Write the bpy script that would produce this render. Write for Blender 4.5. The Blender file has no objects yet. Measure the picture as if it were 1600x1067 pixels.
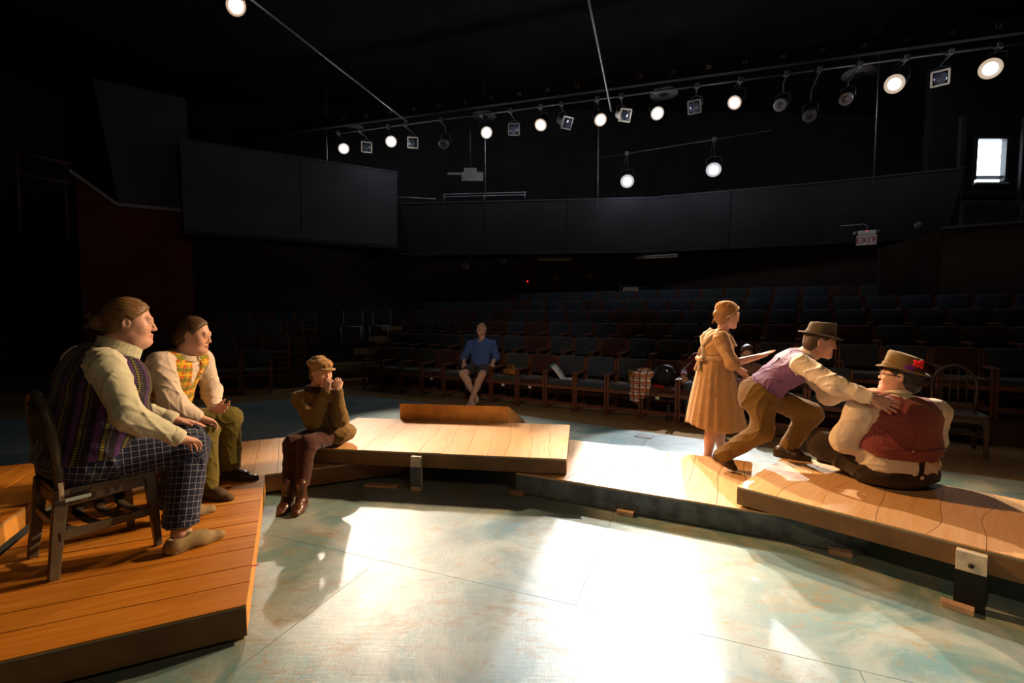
import bpy, bmesh, math, random
import numpy as np
from math import sin, cos, pi, radians as RAD, atan2, sqrt
random.seed(7); np.random.seed(7)
sc = bpy.context.scene
col = sc.collection

# ---------------------------------------------------------------- camera
cam_d = bpy.data.cameras.new('camera'); cam = bpy.data.objects.new('camera', cam_d); col.objects.link(cam)
cam_d.sensor_width = 36.0; cam_d.lens = 740.0 / 1600.0 * 36.0; cam_d.clip_start = 0.05; cam_d.clip_end = 100
cam.location = (0, 0, 1.5); cam.rotation_euler = (RAD(90) - math.atan(43 / 740.0), 0, 0)
sc.camera = cam
# ---------------------------------------------------------------- world: a closed, dark hall
w = bpy.data.worlds.new('world'); sc.world = w; w.use_nodes = True
w.node_tree.nodes['Background'].inputs[0].default_value = (.05, .06, .08, 1)
w.node_tree.nodes['Background'].inputs[1].default_value = 0.05
# ---------------------------------------------------------------- exposure
sc.view_settings.view_transform = 'Standard'; sc.view_settings.look = 'None'
sc.view_settings.exposure = 0.0; sc.view_settings.gamma = 1.0; sc.view_settings.use_curve_mapping = False

# stage lamps: name hint, position, target, watt, colour, cone degrees, blend, emission of the lens
WARM = (1.0, .66, .36); AMB = (1.0, .52, .19); PINK = (1.0, .58, .38); COOL = (.88, .94, 1.0); SOFT = (1.0, .85, .68)
LAMPS = [
 # pos, target, watt, colour, cone, blend, glow, label, shutter (half width, half height in degrees)
 ((-4.076, 11.722, 5.5), (-.6, 5.0, 0), 3000, SOFT, 27, .6, 26, 'lit stage lamp with pink glow, leftmost of the long pipe', None),
 ((-2.810, 11.253, 5.5), (.45, 2.5, 0), 1300, SOFT, 18, .35, 34, 'lit stage lamp, second from the left on the long pipe', None),
 ((-.565, 10.709, 5.5), (2.3, 2.0, 0), 3900, SOFT, 26, .5, 34, 'lit stage lamp, third from the left on the long pipe', None),
 ((.610, 10.283, 5.5), (-1.8, 3.8, 0), 700, WARM, 26, .5, 32, 'lit stage lamp, fourth from the left on the long pipe', None),
 ((1.822, 10.018, 5.5), (2.75, 2.7, 0), 4000, WARM, 26, .5, 28, 'lit stage lamp between two unlit spotlights at pipe middle', None),
 ((2.901, 9.706, 5.5), (2.2, 1.7, 0), 3500, SOFT, 27, .5, 28, 'lit stage lamp, sixth from the left on the long pipe', None),
 ((4.219, 9.219, 5.5), (-1.7, 4.4, 0), 800, PINK, 20, .5, 28, 'lit stage lamp, seventh from the left on the long pipe', None),
 ((6.665, 8.494, 5.5), (-1.9, 3.0, .4), 4000, WARM, 19, .4, 36, 'large bright stage lamp, second from the right on the long pipe', None),
 ((7.815, 7.977, 5.5), (-2.0, 2.3, .2), 4200, WARM, 19, .4, 36, 'large bright stage lamp nearest the daylight window', None),
 ((2.694, 11.273, 4.6), (.86, 3.75, 0), 3300, COOL, 40, .1, 60, 'brilliant white spotlight, left one of the low pair', (2.7, 6.2)),
 ((4.338, 10.387, 4.6), (1.55, 4.5, .1), 3000, COOL, 20, .3, 60, 'brilliant white spotlight, right one of the low pair', None),
 ((-3.587, 6.388, 5.5), (2.3, 3.4, .4), 2700, AMB, 24, .5, 26, 'bright stage lamp at the top left edge of view', None),
]
LAMPS_FILL = [
 ((.4, -2.15, 5.6), (.3, 7.5, .6), 620, SOFT, 24, .9, 20, 'added fill lamp on the unseen pipe behind the camera, middle one', None),   # unseen fill lamps, added behind the camera for soft front light
 ((-2.6, -2.2, 5.6), (2.2, 3.6, .6), 420, WARM, 30, .6, 20, 'added fill lamp on the unseen pipe behind the camera, left one', None),
 ((2.8, -2.0, 5.6), (-1.6, 3.4, .6), 130, WARM, 34, .6, 20, 'added fill lamp on the unseen pipe behind the camera, right one', None),
]
A3 = lambda *a: np.array(a, dtype=float)
def nrm(v):
    v = np.array(v, dtype=float); return v / (np.linalg.norm(v) + 1e-12)

# ---------------------------------------------------------------- materials
MATS = {}
class NT:
    """small helper to write node trees"""
    def __init__(s, name):
        s.m = bpy.data.materials.new(name); s.m.use_nodes = True; s.t = s.m.node_tree; s.n = s.t.nodes; s.l = s.t.links
        s.b = s.n['Principled BSDF']
    def put(s, v, sock):
        if isinstance(v, bpy.types.NodeSocket): s.l.new(v, sock)
        elif isinstance(v, (tuple, list)) and len(v) == 3 and sock.type == 'RGBA': sock.default_value = (*v, 1)
        else: sock.default_value = v
    def math(s, op, a, b=0.0, c=None, clamp=False):
        n = s.n.new('ShaderNodeMath'); n.operation = op; n.use_clamp = clamp
        s.put(a, n.inputs[0]); s.put(b, n.inputs[1])
        if c is not None: s.put(c, n.inputs[2])
        return n.outputs[0]
    def mix(s, f, a, b, mode='MIX'):
        n = s.n.new('ShaderNodeMix'); n.data_type = 'RGBA'; n.blend_type = mode
        s.put(f, n.inputs[0]); s.put(a, n.inputs[6]); s.put(b, n.inputs[7]); return n.outputs[2]
    def obj(s): 
        return s.n.new('ShaderNodeTexCoord').outputs['Object']
    def attr(s, nm):
        n = s.n.new('ShaderNodeAttribute'); n.attribute_name = nm; return n.outputs['Vector'], n.outputs['Color']
    def xyz(s, v):
        n = s.n.new('ShaderNodeSeparateXYZ'); s.l.new(v, n.inputs[0]); return n.outputs
    def vec(s, x, y, z):
        n = s.n.new('ShaderNodeCombineXYZ'); s.put(x, n.inputs[0]); s.put(y, n.inputs[1]); s.put(z, n.inputs[2]); return n.outputs[0]
    def mapv(s, v, scale=(1, 1, 1), rot=(0, 0, 0), loc=(0, 0, 0)):
        n = s.n.new('ShaderNodeMapping'); s.l.new(v, n.inputs[0]); n.inputs['Scale'].default_value = scale
        n.inputs['Rotation'].default_value = rot; n.inputs['Location'].default_value = loc; return n.outputs[0]
    def noise(s, v, scale, det=3, rough=.55, dist=0.0):
        n = s.n.new('ShaderNodeTexNoise'); s.l.new(v, n.inputs['Vector']); n.inputs['Scale'].default_value = scale
        n.inputs['Detail'].default_value = det; n.inputs['Roughness'].default_value = rough; n.inputs['Distortion'].default_value = dist
        return n.outputs['Fac']
    def ramp(s, f, a, b, inter='LINEAR'):
        n = s.n.new('ShaderNodeValToRGB'); n.color_ramp.elements[0].position = a; n.color_ramp.elements[1].position = b
        n.color_ramp.interpolation = inter; s.l.new(f, n.inputs[0]); return n.outputs[0]
    def bump(s, h, st=.3, d=.01, nrm=None):
        n = s.n.new('ShaderNodeBump'); s.put(h, n.inputs['Height']); n.inputs['Strength'].default_value = st; n.inputs['Distance'].default_value = d
        if nrm is not None: s.l.new(nrm, n.inputs['Normal'])
        s.l.new(n.outputs[0], s.b.inputs['Normal']); return n.outputs[0]
    def stripe(s, x, period, width, off=0.0):          # 1 inside a stripe
        a = s.math('ADD', s.math('MULTIPLY', x, 1.0 / period), off)
        fr = s.math('FRACT', a); return s.math('LESS_THAN', fr, width / period)
    def fin(s, col=None, rough=.6, spec=.3, metal=0.0):
        if col is not None: s.put(col, s.b.inputs['Base Color'])
        s.put(rough, s.b.inputs['Roughness']); s.put(metal, s.b.inputs['Metallic']); s.b.inputs['Specular IOR Level'].default_value = spec
        MATS[s.m.name] = s.m; return s.m
def simple(name, c, rough=.6, spec=.3, var=.25, vs=12.0, bump=.15, bs=60.0, bd=.004, metal=0.0, sheen=0.0):
    t = NT(name); o = t.obj(); n = t.noise(o, vs, 4)
    d = tuple(x * (1 - var) for x in c); e = tuple(min(1, x * (1 + var)) for x in c)
    t.bump(t.noise(o, bs, 3), bump, bd)
    if sheen: t.b.inputs['Sheen Weight'].default_value = sheen
    return t.fin(t.mix(t.ramp(n, .3, .7), d, e), rough, spec, metal)
def emit(name, c, st):
    t = NT(name); t.put(c, t.b.inputs['Emission Color']); t.b.inputs['Emission Strength'].default_value = st
    return t.fin((0.02, 0.02, 0.02), .5)

# ---------------------------------------------------------------- mesh helpers
def tagp(o, label=None, cat=None, group=None, kind=None):
    if label: o['label'] = label
    if cat: o['category'] = cat
    if group: o['group'] = group
    if kind: o['kind'] = kind
    return o
def empty(name, loc=(0, 0, 0), rz=0.0):
    o = bpy.data.objects.new(name, None); col.objects.link(o); o.location = loc; o.rotation_euler = (0, 0, rz); o.empty_display_size = .1
    return o
def mkobj(name, me, m=None, parent=None, loc=None):
    o = bpy.data.objects.new(name, me); col.objects.link(o)
    if m is not None and not me.materials: me.materials.append(m)
    if parent is not None: o.parent = parent
    if loc is not None: o.location = loc
    return o
class MB:
    def __init__(s): s.v = []; s.f = []; s.sm = []
    def add(s, vs, fs, smooth=False):
        n = len(s.v); s.v += [tuple(map(float, p)) for p in vs]; s.f += [tuple(i + n for i in f) for f in fs]; s.sm += [smooth] * len(fs); return s
    def hexa(s, p):  # 8 points: bottom 0-3 ccw, top 4-7
        return s.add(p, [(0, 3, 2, 1), (4, 5, 6, 7), (0, 1, 5, 4), (1, 2, 6, 5), (2, 3, 7, 6), (3, 0, 4, 7)])
    def box(s, c, d, ax=None):
        c = A3(*c); h = A3(*d) / 2
        X, Y, Z = (A3(1, 0, 0), A3(0, 1, 0), A3(0, 0, 1)) if ax is None else [nrm(a) for a in ax]
        P = [c + X * a * h[0] + Y * b * h[1] + Z * k * h[2] for k in (-1, 1) for a, b in ((-1, -1), (1, -1), (1, 1), (-1, 1))]
        return s.hexa(P)
    def beam(s, a, b, w, t, side=None, w2=None, t2=None):   # tapered bar from a to b, width along 'side'
        a = A3(*a); b = A3(*b); d = nrm(b - a)
        sd = A3(*side) if side is not None else (A3(0, 0, 1) if abs(d[2]) < .9 else A3(1, 0, 0))
        x = nrm(sd - d * (sd @ d)); y = np.cross(d, x)
        w2 = w if w2 is None else w2; t2 = t if t2 is None else t2
        P = [a + x * i * w / 2 + y * j * t / 2 for i, j in ((-1, -1), (1, -1), (1, 1), (-1, 1))] + [b + x * i * w2 / 2 + y * j * t2 / 2 for i, j in ((-1, -1), (1, -1), (1, 1), (-1, 1))]
        return s.hexa(P)
    def prism(s, poly, z0, z1):
        n = len(poly); vs = [(p[0], p[1], z0) for p in poly] + [(p[0], p[1], z1) for p in poly]
        fs = [tuple(range(n - 1, -1, -1)), tuple(range(n, 2 * n))] + [(i, (i + 1) % n, n + (i + 1) % n, n + i) for i in range(n)]
        return s.add(vs, fs)
    def tube(s, pts, r, n=8, rad2=None, closed=False, flat=None):
        pts = [A3(*p) for p in pts]; N = len(pts); vs = []; px = None
        for i, p in enumerate(pts):
            d = nrm((pts[(i + 1) % N] if (i < N - 1 or closed) else p) - (pts[i - 1] if (i > 0 or closed) else p))
            if px is None: px = nrm(np.cross(d, A3(0, 0, 1) if abs(d[2]) < .9 else A3(1, 0, 0)))
            px = nrm(px - d * (px @ d)); py = np.cross(d, px)
            rr = r[i] if hasattr(r, '__len__') else r
            r2 = rr if rad2 is None else rad2
            for k in range(n):
                a = 2 * pi * k / n; vs.append(p + px * cos(a) * rr + py * sin(a) * r2)
        fs = []
        for i in range(N if closed else N - 1):
            j = (i + 1) % N
            for k in range(n): fs.append((i * n + k, i * n + (k + 1) % n, j * n + (k + 1) % n, j * n + k))
        if not closed: fs += [tuple(range(n - 1, -1, -1)), tuple(range((N - 1) * n, N * n))]
        return s.add(vs, fs, True)
    def lathe(s, prof, n=24, c=(0, 0, 0), ax=None, smooth=True):   # prof: (r, h) along axis
        c = A3(*c); Z = A3(0, 0, 1) if ax is None else nrm(ax)
        X = nrm(np.cross(Z, A3(0, 1, 0) if abs(Z[1]) < .9 else A3(1, 0, 0))); Y = np.cross(Z, X); vs = []
        for r, h in prof:
            for k in range(n): a = 2 * pi * k / n; vs.append(c + Z * h + (X * cos(a) + Y * sin(a)) * r)
        fs = []
        for i in range(len(prof) - 1):
            for k in range(n): fs.append((i * n + k, i * n + (k + 1) % n, (i + 1) * n + (k + 1) % n, (i + 1) * n + k))
        fs += [tuple(range(n - 1, -1, -1)), tuple(range((len(prof) - 1) * n, len(prof) * n))]
        return s.add(vs, fs, smooth)
    def sphere(s, c, r, n=16, m=10, ax=None):
        c = A3(*c); r = A3(*r) if hasattr(r, '__len__') else A3(r, r, r)
        AX = np.eye(3) if ax is None else np.array(ax, float); vs = []
        for i in range(m + 1):
            t = pi * i / m
            for k in range(n):
                a = 2 * pi * k / n; q = A3(sin(t) * cos(a) * r[0], sin(t) * sin(a) * r[1], cos(t) * r[2]); vs.append(c + q @ AX)
        fs = [(i * n + k, (i + 1) * n + k, (i + 1) * n + (k + 1) % n, i * n + (k + 1) % n) for i in range(m) for k in range(n)]
        return s.add(vs, fs, True)
    def mesh(s, name, off=(0, 0, 0), bevel=0.0):
        me = bpy.data.meshes.new(name); o = A3(*off)
        me.from_pydata([tuple(A3(*p) - o) for p in s.v], [], s.f)
        me.polygons.foreach_set('use_smooth', s.sm)
        bm = bmesh.new(); bm.from_mesh(me)
        if bevel:
            bm.normal_update()
            es = [e for e in bm.edges if len(e.link_faces) == 2 and e.calc_face_angle(0) > .6]
            bmesh.ops.bevel(bm, geom=es, offset=bevel, segments=2, profile=.5, affect='EDGES')
        bmesh.ops.recalc_face_normals(bm, faces=bm.faces)
        bm.to_mesh(me); bm.free(); me.update(); return me
    def build(s, name, m, parent=None, off=(0, 0, 0), loc=None, bevel=0.0):
        return mkobj(name, s.mesh(name, off, bevel), m, parent, loc)
def struct(name, mb, m, bevel=0.0):
    o = mb.build(name, m, bevel=bevel); o['kind'] = 'structure'; return o
def clip_poly(poly, p, n):     # keep the side where (x-p).n <= 0
    out = []
    for i in range(len(poly)):
        a, b = poly[i], poly[(i + 1) % len(poly)]
        da = (a[0] - p[0]) * n[0] + (a[1] - p[1]) * n[1]; db = (b[0] - p[0]) * n[0] + (b[1] - p[1]) * n[1]
        if da <= 0: out.append(a)
        if da * db < 0:
            t = da / (da - db); out.append((a[0] + (b[0] - a[0]) * t, a[1] + (b[1] - a[1]) * t))
    return out
# ---------------------------------------------------------------- smooth solids (signed distance) turned into one continuous mesh
def smin(a, b, k):
    h = np.maximum(k - np.abs(a - b), 0) / k
    return np.minimum(a, b) - h * h * k * .25
class SDF:
    def __init__(s): s.ops = []
    def cap(s, a, b, ra, rb=None, k=.03, sq=None, mode='u'):
        a = A3(*a); b = A3(*b); rb = ra if rb is None else rb
        if sq is None:
            ab = b - a; L2 = ab @ ab + 1e-9
            def fn(P):
                q = P - a; t = np.clip(q @ ab / L2, 0, 1)
                return np.sqrt(((q - t[..., None] * ab) ** 2).sum(-1)) - (ra + (rb - ra) * t)
            m = 1.0
        else:
            ax = nrm(sq[0]); f = sq[1]; g = 1 / f - 1; ab = b - a; ab = ab + ax * (ab @ ax) * g; L2 = ab @ ab + 1e-9
            def fn(P):
                q = P - a; q = q + (q @ ax)[..., None] * ax * g; t = np.clip(q @ ab / L2, 0, 1)
                return (np.sqrt(((q - t[..., None] * ab) ** 2).sum(-1)) - (ra + (rb - ra) * t)) * (.35 + .65 * f)
            m = 1.3
        s.ops.append((mode, fn, (a + b) / 2, np.linalg.norm(b - a) / 2 + max(ra, rb) * m, k)); return s
    def ell(s, c, r, ax=None, k=.03, mode='u'):
        c = A3(*c); r = A3(*r) if hasattr(r, '__len__') else A3(r, r, r); M = np.eye(3) if ax is None else np.array(ax, float)
        def fn(P):
            q = (P - c) @ M.T; k0 = np.sqrt(((q / r) ** 2).sum(-1)) + 1e-9; k1 = np.sqrt(((q / r ** 2) ** 2).sum(-1)) + 1e-9
            return k0 * (k0 - 1) / k1
        s.ops.append((mode, fn, c, r.max(), k)); return s
    def box(s, c, h, ax=None, rr=.01, k=.02, mode='u'):
        c = A3(*c); h = A3(*h); M = np.eye(3) if ax is None else np.array(ax, float)
        def fn(P):
            q = np.abs((P - c) @ M.T) - h + rr
            return np.sqrt((np.maximum(q, 0) ** 2).sum(-1)) + np.minimum(q.max(-1), 0) - rr
        s.ops.append((mode, fn, c, np.linalg.norm(h), k)); return s
    def plane(s, p, n, k=.004, near=None, rad=1e9):      # cut away the side the normal points to (only near a point if given)
        p = A3(*p); n = nrm(n)
        def fn(P): return -((P - p) @ n)
        if near is not None:
            nc = A3(*near)
            def fn(P): return np.maximum(-((P - p) @ n), np.sqrt(((P - nc) ** 2).sum(-1)) - rad)
        s.ops.append(('s', fn, None, 0, k)); return s
    def noise(s, f, amp): s.ops.append(('n', f, None, amp, 0)); return s
    def bounds(s):
        lo = np.full(3, 1e9); hi = -lo
        for m, f, c, r, k in s.ops:
            if m == 'u': lo = np.minimum(lo, c - r); hi = np.maximum(hi, c + r)
        return lo - .03, hi + .03
    def ev(s, P, bc=None, br=0.0):
        d = np.full(P.shape[:-1], 0.5)
        for m, f, c, r, k in s.ops:
            if bc is not None and c is not None:
                msk = np.linalg.norm(bc - c, axis=1) < r + br + .07
                if not msk.any(): continue
                v = f(P[msk]); x = d[msk]
                d[msk] = smin(x, v, k) if m == 'u' else -smin(-x, v, k)
            elif m == 'n': d = d + f(P)
            else:
                v = f(P); d = smin(d, v, k) if m == 'u' else -smin(-d, v, k)
        return d
    def mesh(s, vox):
        lo, hi = s.bounds(); NB = 8; bs = vox * NB
        nb = np.ceil((hi - lo) / bs).astype(int) + 1
        I = np.stack(np.meshgrid(*[np.arange(n) for n in nb], indexing='ij'), -1).reshape(-1, 3)
        bc = lo + (I + .5) * bs
        d = s.ev(bc[:, None, :], bc, bs * .9)[:, 0]
        keep = np.abs(d) < bs * 1.45
        I = I[keep]; bc = bc[keep]
        g = np.arange(NB + 1)
        G = np.stack(np.meshgrid(g, g, g, indexing='ij'), -1).reshape(-1, 3)
        P = lo + (I[:, None, :] * NB + G[None]) * vox
        D = s.ev(P, bc, bs * .9).reshape(-1, NB + 1, NB + 1, NB + 1)
        neg = D < 0
        # active cells
        cs = [(i, j, k) for i in (0, 1) for j in (0, 1) for k in (0, 1)]
        sl = lambda a, c: a[:, c[0]:NB + c[0], c[1]:NB + c[1], c[2]:NB + c[2]]
        cnt = sum(sl(neg, c).astype(np.int8) for c in cs); act = (cnt > 0) & (cnt < 8)
        bi, x, y, z = np.nonzero(act)
        acc = np.zeros((len(bi), 3)); num = np.zeros(len(bi))
        for a in cs:
            for dim in range(3):
                if a[dim]: continue
                b = list(a); b[dim] = 1
                da = D[bi, x + a[0], y + a[1], z + a[2]]; db = D[bi, x + b[0], y + b[1], z + b[2]]
                cr = (da < 0) != (db < 0); t = np.where(cr, da / np.where(cr, da - db, 1), 0)
                p = np.tile(np.array(a, float), (len(bi), 1)); p[:, dim] += t
                acc += p * cr[:, None]; num += cr
        gi = I[bi] * NB + np.stack([x, y, z], 1)
        V = lo + (gi + acc / num[:, None]) * vox
        S0 = (nb.max() + 2) * NB
        key = (gi[:, 0] * S0 + gi[:, 1]) * S0 + gi[:, 2]
        order = np.argsort(key); key = key[order]; V = V[order]
        F = []
        for dim in range(3):
            o1, o2 = [(1, 2), (2, 0), (0, 1)][dim]
            a = neg[:, :NB, :NB, :NB]; off = [0, 0, 0]; off[dim] = 1
            b = neg[:, off[0]:NB + off[0], off[1]:NB + off[1], off[2]:NB + off[2]]
            for flip in (False, True):
                bi, x, y, z = np.nonzero((a & ~b) if not flip else (~a & b))
                g0 = I[bi] * NB + np.stack([x, y, z], 1)
                q = []
                for s1, s2 in ((-1, -1), (0, -1), (0, 0), (-1, 0)):
                    h = g0.copy(); h[:, o1] += s1; h[:, o2] += s2
                    kk = (h[:, 0] * S0 + h[:, 1]) * S0 + h[:, 2]; ix = np.searchsorted(key, kk); ix = np.minimum(ix, len(key) - 1)
                    q.append(np.where(key[ix] == kk, ix, -1))
                q = np.stack(q if not flip else q[::-1], 1); F.append(q[(q >= 0).all(1)])
        return V, np.concatenate(F)
def sdf_obj(S, vox, name, m, parent=None, base=(0, 0, 0), uv=None, colf=None, smooth_it=1, loc=None):
    V, F = S.mesh(vox)
    if smooth_it:                                     # relax the grid steps a little
        for _ in range(smooth_it):
            A = np.zeros_like(V); n = np.zeros(len(V))
            for i in range(4):
                a, b = F[:, i], F[:, (i + 1) % 4]
                for dd in range(3):
                    A[:, dd] += np.bincount(a, V[b, dd], len(V)) + np.bincount(b, V[a, dd], len(V))
                n += np.bincount(a, minlength=len(V)) + np.bincount(b, minlength=len(V))
            V = np.where(n[:, None] > 0, V * .5 + .5 * A / np.maximum(n, 1)[:, None], V)
    me = bpy.data.meshes.new(name); W = (V - A3(*base)).astype(np.float32)
    me.vertices.add(len(W)); me.vertices.foreach_set('co', W.ravel())
    me.loops.add(F.size); me.loops.foreach_set('vertex_index', F.ravel().astype(np.int32))
    me.polygons.add(len(F)); me.polygons.foreach_set('loop_start', np.arange(0, F.size, 4, dtype=np.int32))
    me.polygons.foreach_set('use_smooth', np.ones(len(F), bool)); me.update(calc_edges=True); me.validate()
    if uv is not None:
        at = me.attributes.new('uvw', 'FLOAT_VECTOR', 'POINT'); at.data.foreach_set('vector', uv(V).astype(np.float32).ravel())
    if colf is not None:
        at = me.attributes.new('tint', 'FLOAT_VECTOR', 'POINT'); at.data.foreach_set('vector', colf(V).astype(np.float32).ravel())
    return mkobj(name, me, m, parent, loc)
def bone_uv(bones):           # bones: (a, b, radius, direction of angle zero)
    B = [(A3(*a), A3(*b), r, nrm(ref)) for a, b, r, ref in bones]
    def f(V):
        best = np.full(len(V), 1e9); out = np.zeros((len(V), 3)); voff = 0
        for i, (a, b, r, ref) in enumerate(B):
            ab = b - a; L = np.linalg.norm(ab); d = ab / L; x = nrm(ref - d * (ref @ d)); y = np.cross(d, x)
            q = V - a; t = q @ d; tc = np.clip(t, 0, L); dist = np.linalg.norm(q - tc[:, None] * d, axis=1) / r
            u = np.arctan2(q @ y, q @ x) * r; m = dist < best
            best[m] = dist[m]; out[m, 0] = u[m]; out[m, 1] = t[m] + i * .0; out[m, 2] = i
        return out
    return f
def folds(freq, amp, dirs=((1, .3, .2), (.2, 1, .5), (-.4, .3, 1)), warp=1.0):
    D = [nrm(d) * freq for d in dirs]
    def f(P):
        w = np.sin(P @ D[0] * .8) * warp + .6 * np.sin(P @ D[2] * .55 + 1.0)
        a = 1 - np.abs(np.sin(P @ D[1] * .75 + w * 1.3)); b = 1 - np.abs(np.sin(P @ D[2] * 1.1 + w * 1.7 + 2.0))
        return -amp * (1.5 * a ** 3 + 1.1 * b ** 4 - .7)
    return f

# ---------------------------------------------------------------- heads and hands
class Head:
    """frame of a head: c centre between the ears, f where the face points, u up; s scale"""
    def __init__(s, c, f, u=(0, 0, 1), sc_=1.0):
        s.c = A3(*c); s.f = nrm(f); u = A3(*u); s.r = nrm(np.cross(s.f, u)); s.u = np.cross(s.r, s.f); s.k = sc_; s.M = np.array([s.r, s.f, s.u])
    def p(s, x, y, z): return s.c + (s.r * x + s.f * y + s.u * z) * s.k
    def loc(s, V): return (V - s.c) @ s.M.T / s.k
def head_sdf(S, H, neck, fat=0.0, nose=1.0, smile=0.0, neck_r=.055, ears=True):
    k = H.k; p = H.p; M = H.M
    def E(x, y, z, r, kk=.02, mode='u'): S.ell(p(x, y, z), A3(*r) * k, M, kk * k, mode)
    def C(a, b, ra, rb=None, kk=.02, mode='u'): S.cap(p(*a), p(*b), ra * k, (ra if rb is None else rb) * k, kk * k, mode=mode)
    S.cap(p(0, -.030, -.045), neck, neck_r, neck_r * 1.12, .03)
    E(0, -.018, .032, (.076, .097, .090), .03)
    E(0, .026, -.032, (.062 + fat * .6, .062, .084), .03)
    for x in (-1, 1):
        C((x * (.048 + fat), .0, -.055), (x * .018, .066, -.098), .022 + fat * .5, .017, .03)
        E(x * (.036 + fat * .5), .058, -.030, (.027, .020, .026), .02); E(x * (.043 + fat * .7), .030, -.022, (.026, .038, .044), .035)
    C((0, .074, -.100), (0, .084, -.097), .017, .014, .02)
    if fat: E(0, .02, -.105, (.05 + fat, .05, .035 + fat), .04)
    C((-.034, .078, .025), (.034, .078, .025), .0115, None, .02)
    for x in (-1, 1):
        E(x * .031, .097, .006, (.017, .012, .0105), .010, 's')
        E(x * .031, .0745, .005, (.0145, .0125, .0125), .004)
        C((x * .018, .0875, .0125), (x * .044, .0805, .0105), .0052, None, .005)
        C((x * .020, .0865, -.0040), (x * .042, .081, -.0035), .0042, None, .005)
    C((0, .086, .014), (0, .1045 * nose, -.027), .0065, .0105, .012)
    for x in (-1, 1): E(x * .0105, .095, -.031, (.0080, .010, .0072), .008)
    sm = .004 * smile
    C((-.022 - sm, .081, -.061 + sm), (0, .0925, -.0585), .0045, .0065, .006); C((.022 + sm, .081, -.061 + sm), (0, .0925, -.0585), .0045, .0065, .006)
    C((-.018, .081, -.071), (0, .0905, -.0725), .005, .0075, .006); C((.018, .081, -.071), (0, .0905, -.0725), .005, .0075, .006)
    C((-.024 - sm, .088, -.0655 + 2 * sm), (0, .1, -.0655), .0018, None, .004, 's'); C((.024 + sm, .088, -.0655 + 2 * sm), (0, .1, -.0655), .0018, None, .004, 's')
    if ears:
        for x in (-1, 1):
            w = .0735 + fat * .35
            E(x * (w + .004), -.012, -.004, (.010, .019, .031), .008); E(x * (w + .012), -.007, .001, (.006, .010, .018), .006, 's')
def skin_tint(H, lip=(.50, .16, .14), brow=(.16, .09, .045), base=(.62, .36, .27), blush=.15, brow_on=True, lips=True):
    base = A3(*base)
    def f(V):
        q = H.loc(V); x, y, z = np.abs(q[:, 0]), q[:, 1], q[:, 2]
        C = np.tile(base, (len(V), 1))
        def bl(c, m):
            m = np.clip(m, 0, 1)[:, None]; return C * (1 - m) + A3(*c) * m
        ck = np.exp(-(((x - .042) / .022) ** 2 + ((y - .065) / .03) ** 2 + ((z + .025) / .022) ** 2)); C = bl((base[0], base[1] * .76, base[2] * .76), ck * blush * 2.5)
        no = np.exp(-((x / .016) ** 2 + ((y - .108) / .014) ** 2 + ((z + .03) / .014) ** 2)); C = bl((base[0], base[1] * .78, base[2] * .76), no * blush * 3)
        li = ((x < .026) & (y > .074) & (np.abs(z + .0655) < .0125 * (1 - (x / .032) ** 2))).astype(float); C = bl(lip, li * (.75 if lips else 0))
        if brow_on:
            br = ((np.abs(x - .031) < .019) & (np.abs(z - .0275 - .1 * (x - .03)) < .0035) & (y > .062)).astype(float); C = bl(brow, br * .6)
        ln = ((np.abs(x - .031) < .016) & (np.abs(z - .0155) < .003) & (y > .07)).astype(float); C = bl(brow, ln * .22)
        return C
    return f
def eyes(H, parent, base, look=(0, 0), m=None):
    me = MB().sphere((0, 0, 0), .0112 * H.k, 14, 10).mesh('eye')
    for x in (-1, 1):
        o = mkobj('eye', me, MATS['eye'], parent); d = nrm(H.f + H.r * look[0] + H.u * look[1])
        o.location = H.p(x * .031, .0782, .0045) - A3(*base)
        r = nrm(np.cross(d, H.u)); u = np.cross(r, d)
        from mathutils import Matrix
        o.rotation_euler = Matrix(((r[0], d[0], u[0]), (r[1], d[1], u[1]), (r[2], d[2], u[2]))).to_euler()
def hand_sdf(S, w, d, n, th, curl=(.25, .35, .3), spread=.10, sz=1.0, thumb=(.7, .75, .15), fan=0.0, k0=.012):
    """w wrist, d where the fingers point, n out of the palm, th side of the thumb (+1: d x n)"""
    w = A3(*w); d = nrm(d); n = nrm(n - d * (np.dot(n, d))); l = np.cross(d, n) * th; s = sz
    S.cap(w - d * .02, w + d * .02 * s, .024 * s, .026 * s, k0, sq=(n, .75))
    kn = []
    for x, L, y in ((.031, .070, .084), (.010, .079, .090), (-.011, .072, .086), (-.030, .056, .076)):
        q = w + (d * y + l * x) * s - n * .004 * s; kn.append((q, L * s, x))
        S.cap(w + (d * .018 + l * x * .62) * s, q, .0155 * s, .0115 * s, .012)
    S.ell(w + d * .05 * s + n * .004 * s, A3(.036, .042, .015) * s, np.array([l, d, n]), .012)
    for q, L, x in kn:
        dd = nrm(d + l * x * (spread + fan) / .03); a = 0; r = .0088 * s; p0 = q
        for i, (fr, cu) in enumerate(zip((.46, .30, .24), curl)):
            a += cu; e = dd * cos(a) + n * sin(a); p1 = p0 + e * L * fr; r1 = r * .88
            S.cap(p0, p1, r, r1, .0035 if i == 0 else .004); p0, r = p1, r1
    t0 = w + (d * .022 + l * .026) * s; e = nrm(d * thumb[0] + l * thumb[1] + n * thumb[2]); t1 = t0 + e * .042 * s
    S.cap(w + d * .012 * s + l * .012 * s, t0 + e * .015 * s, .017 * s, .014 * s, .012)
    S.cap(t0, t1, .0125 * s, .0105 * s, .008); e2 = nrm(e + d * .35); S.cap(t1, t1 + e2 * .032 * s, .0102 * s, .0082 * s, .004)
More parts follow.
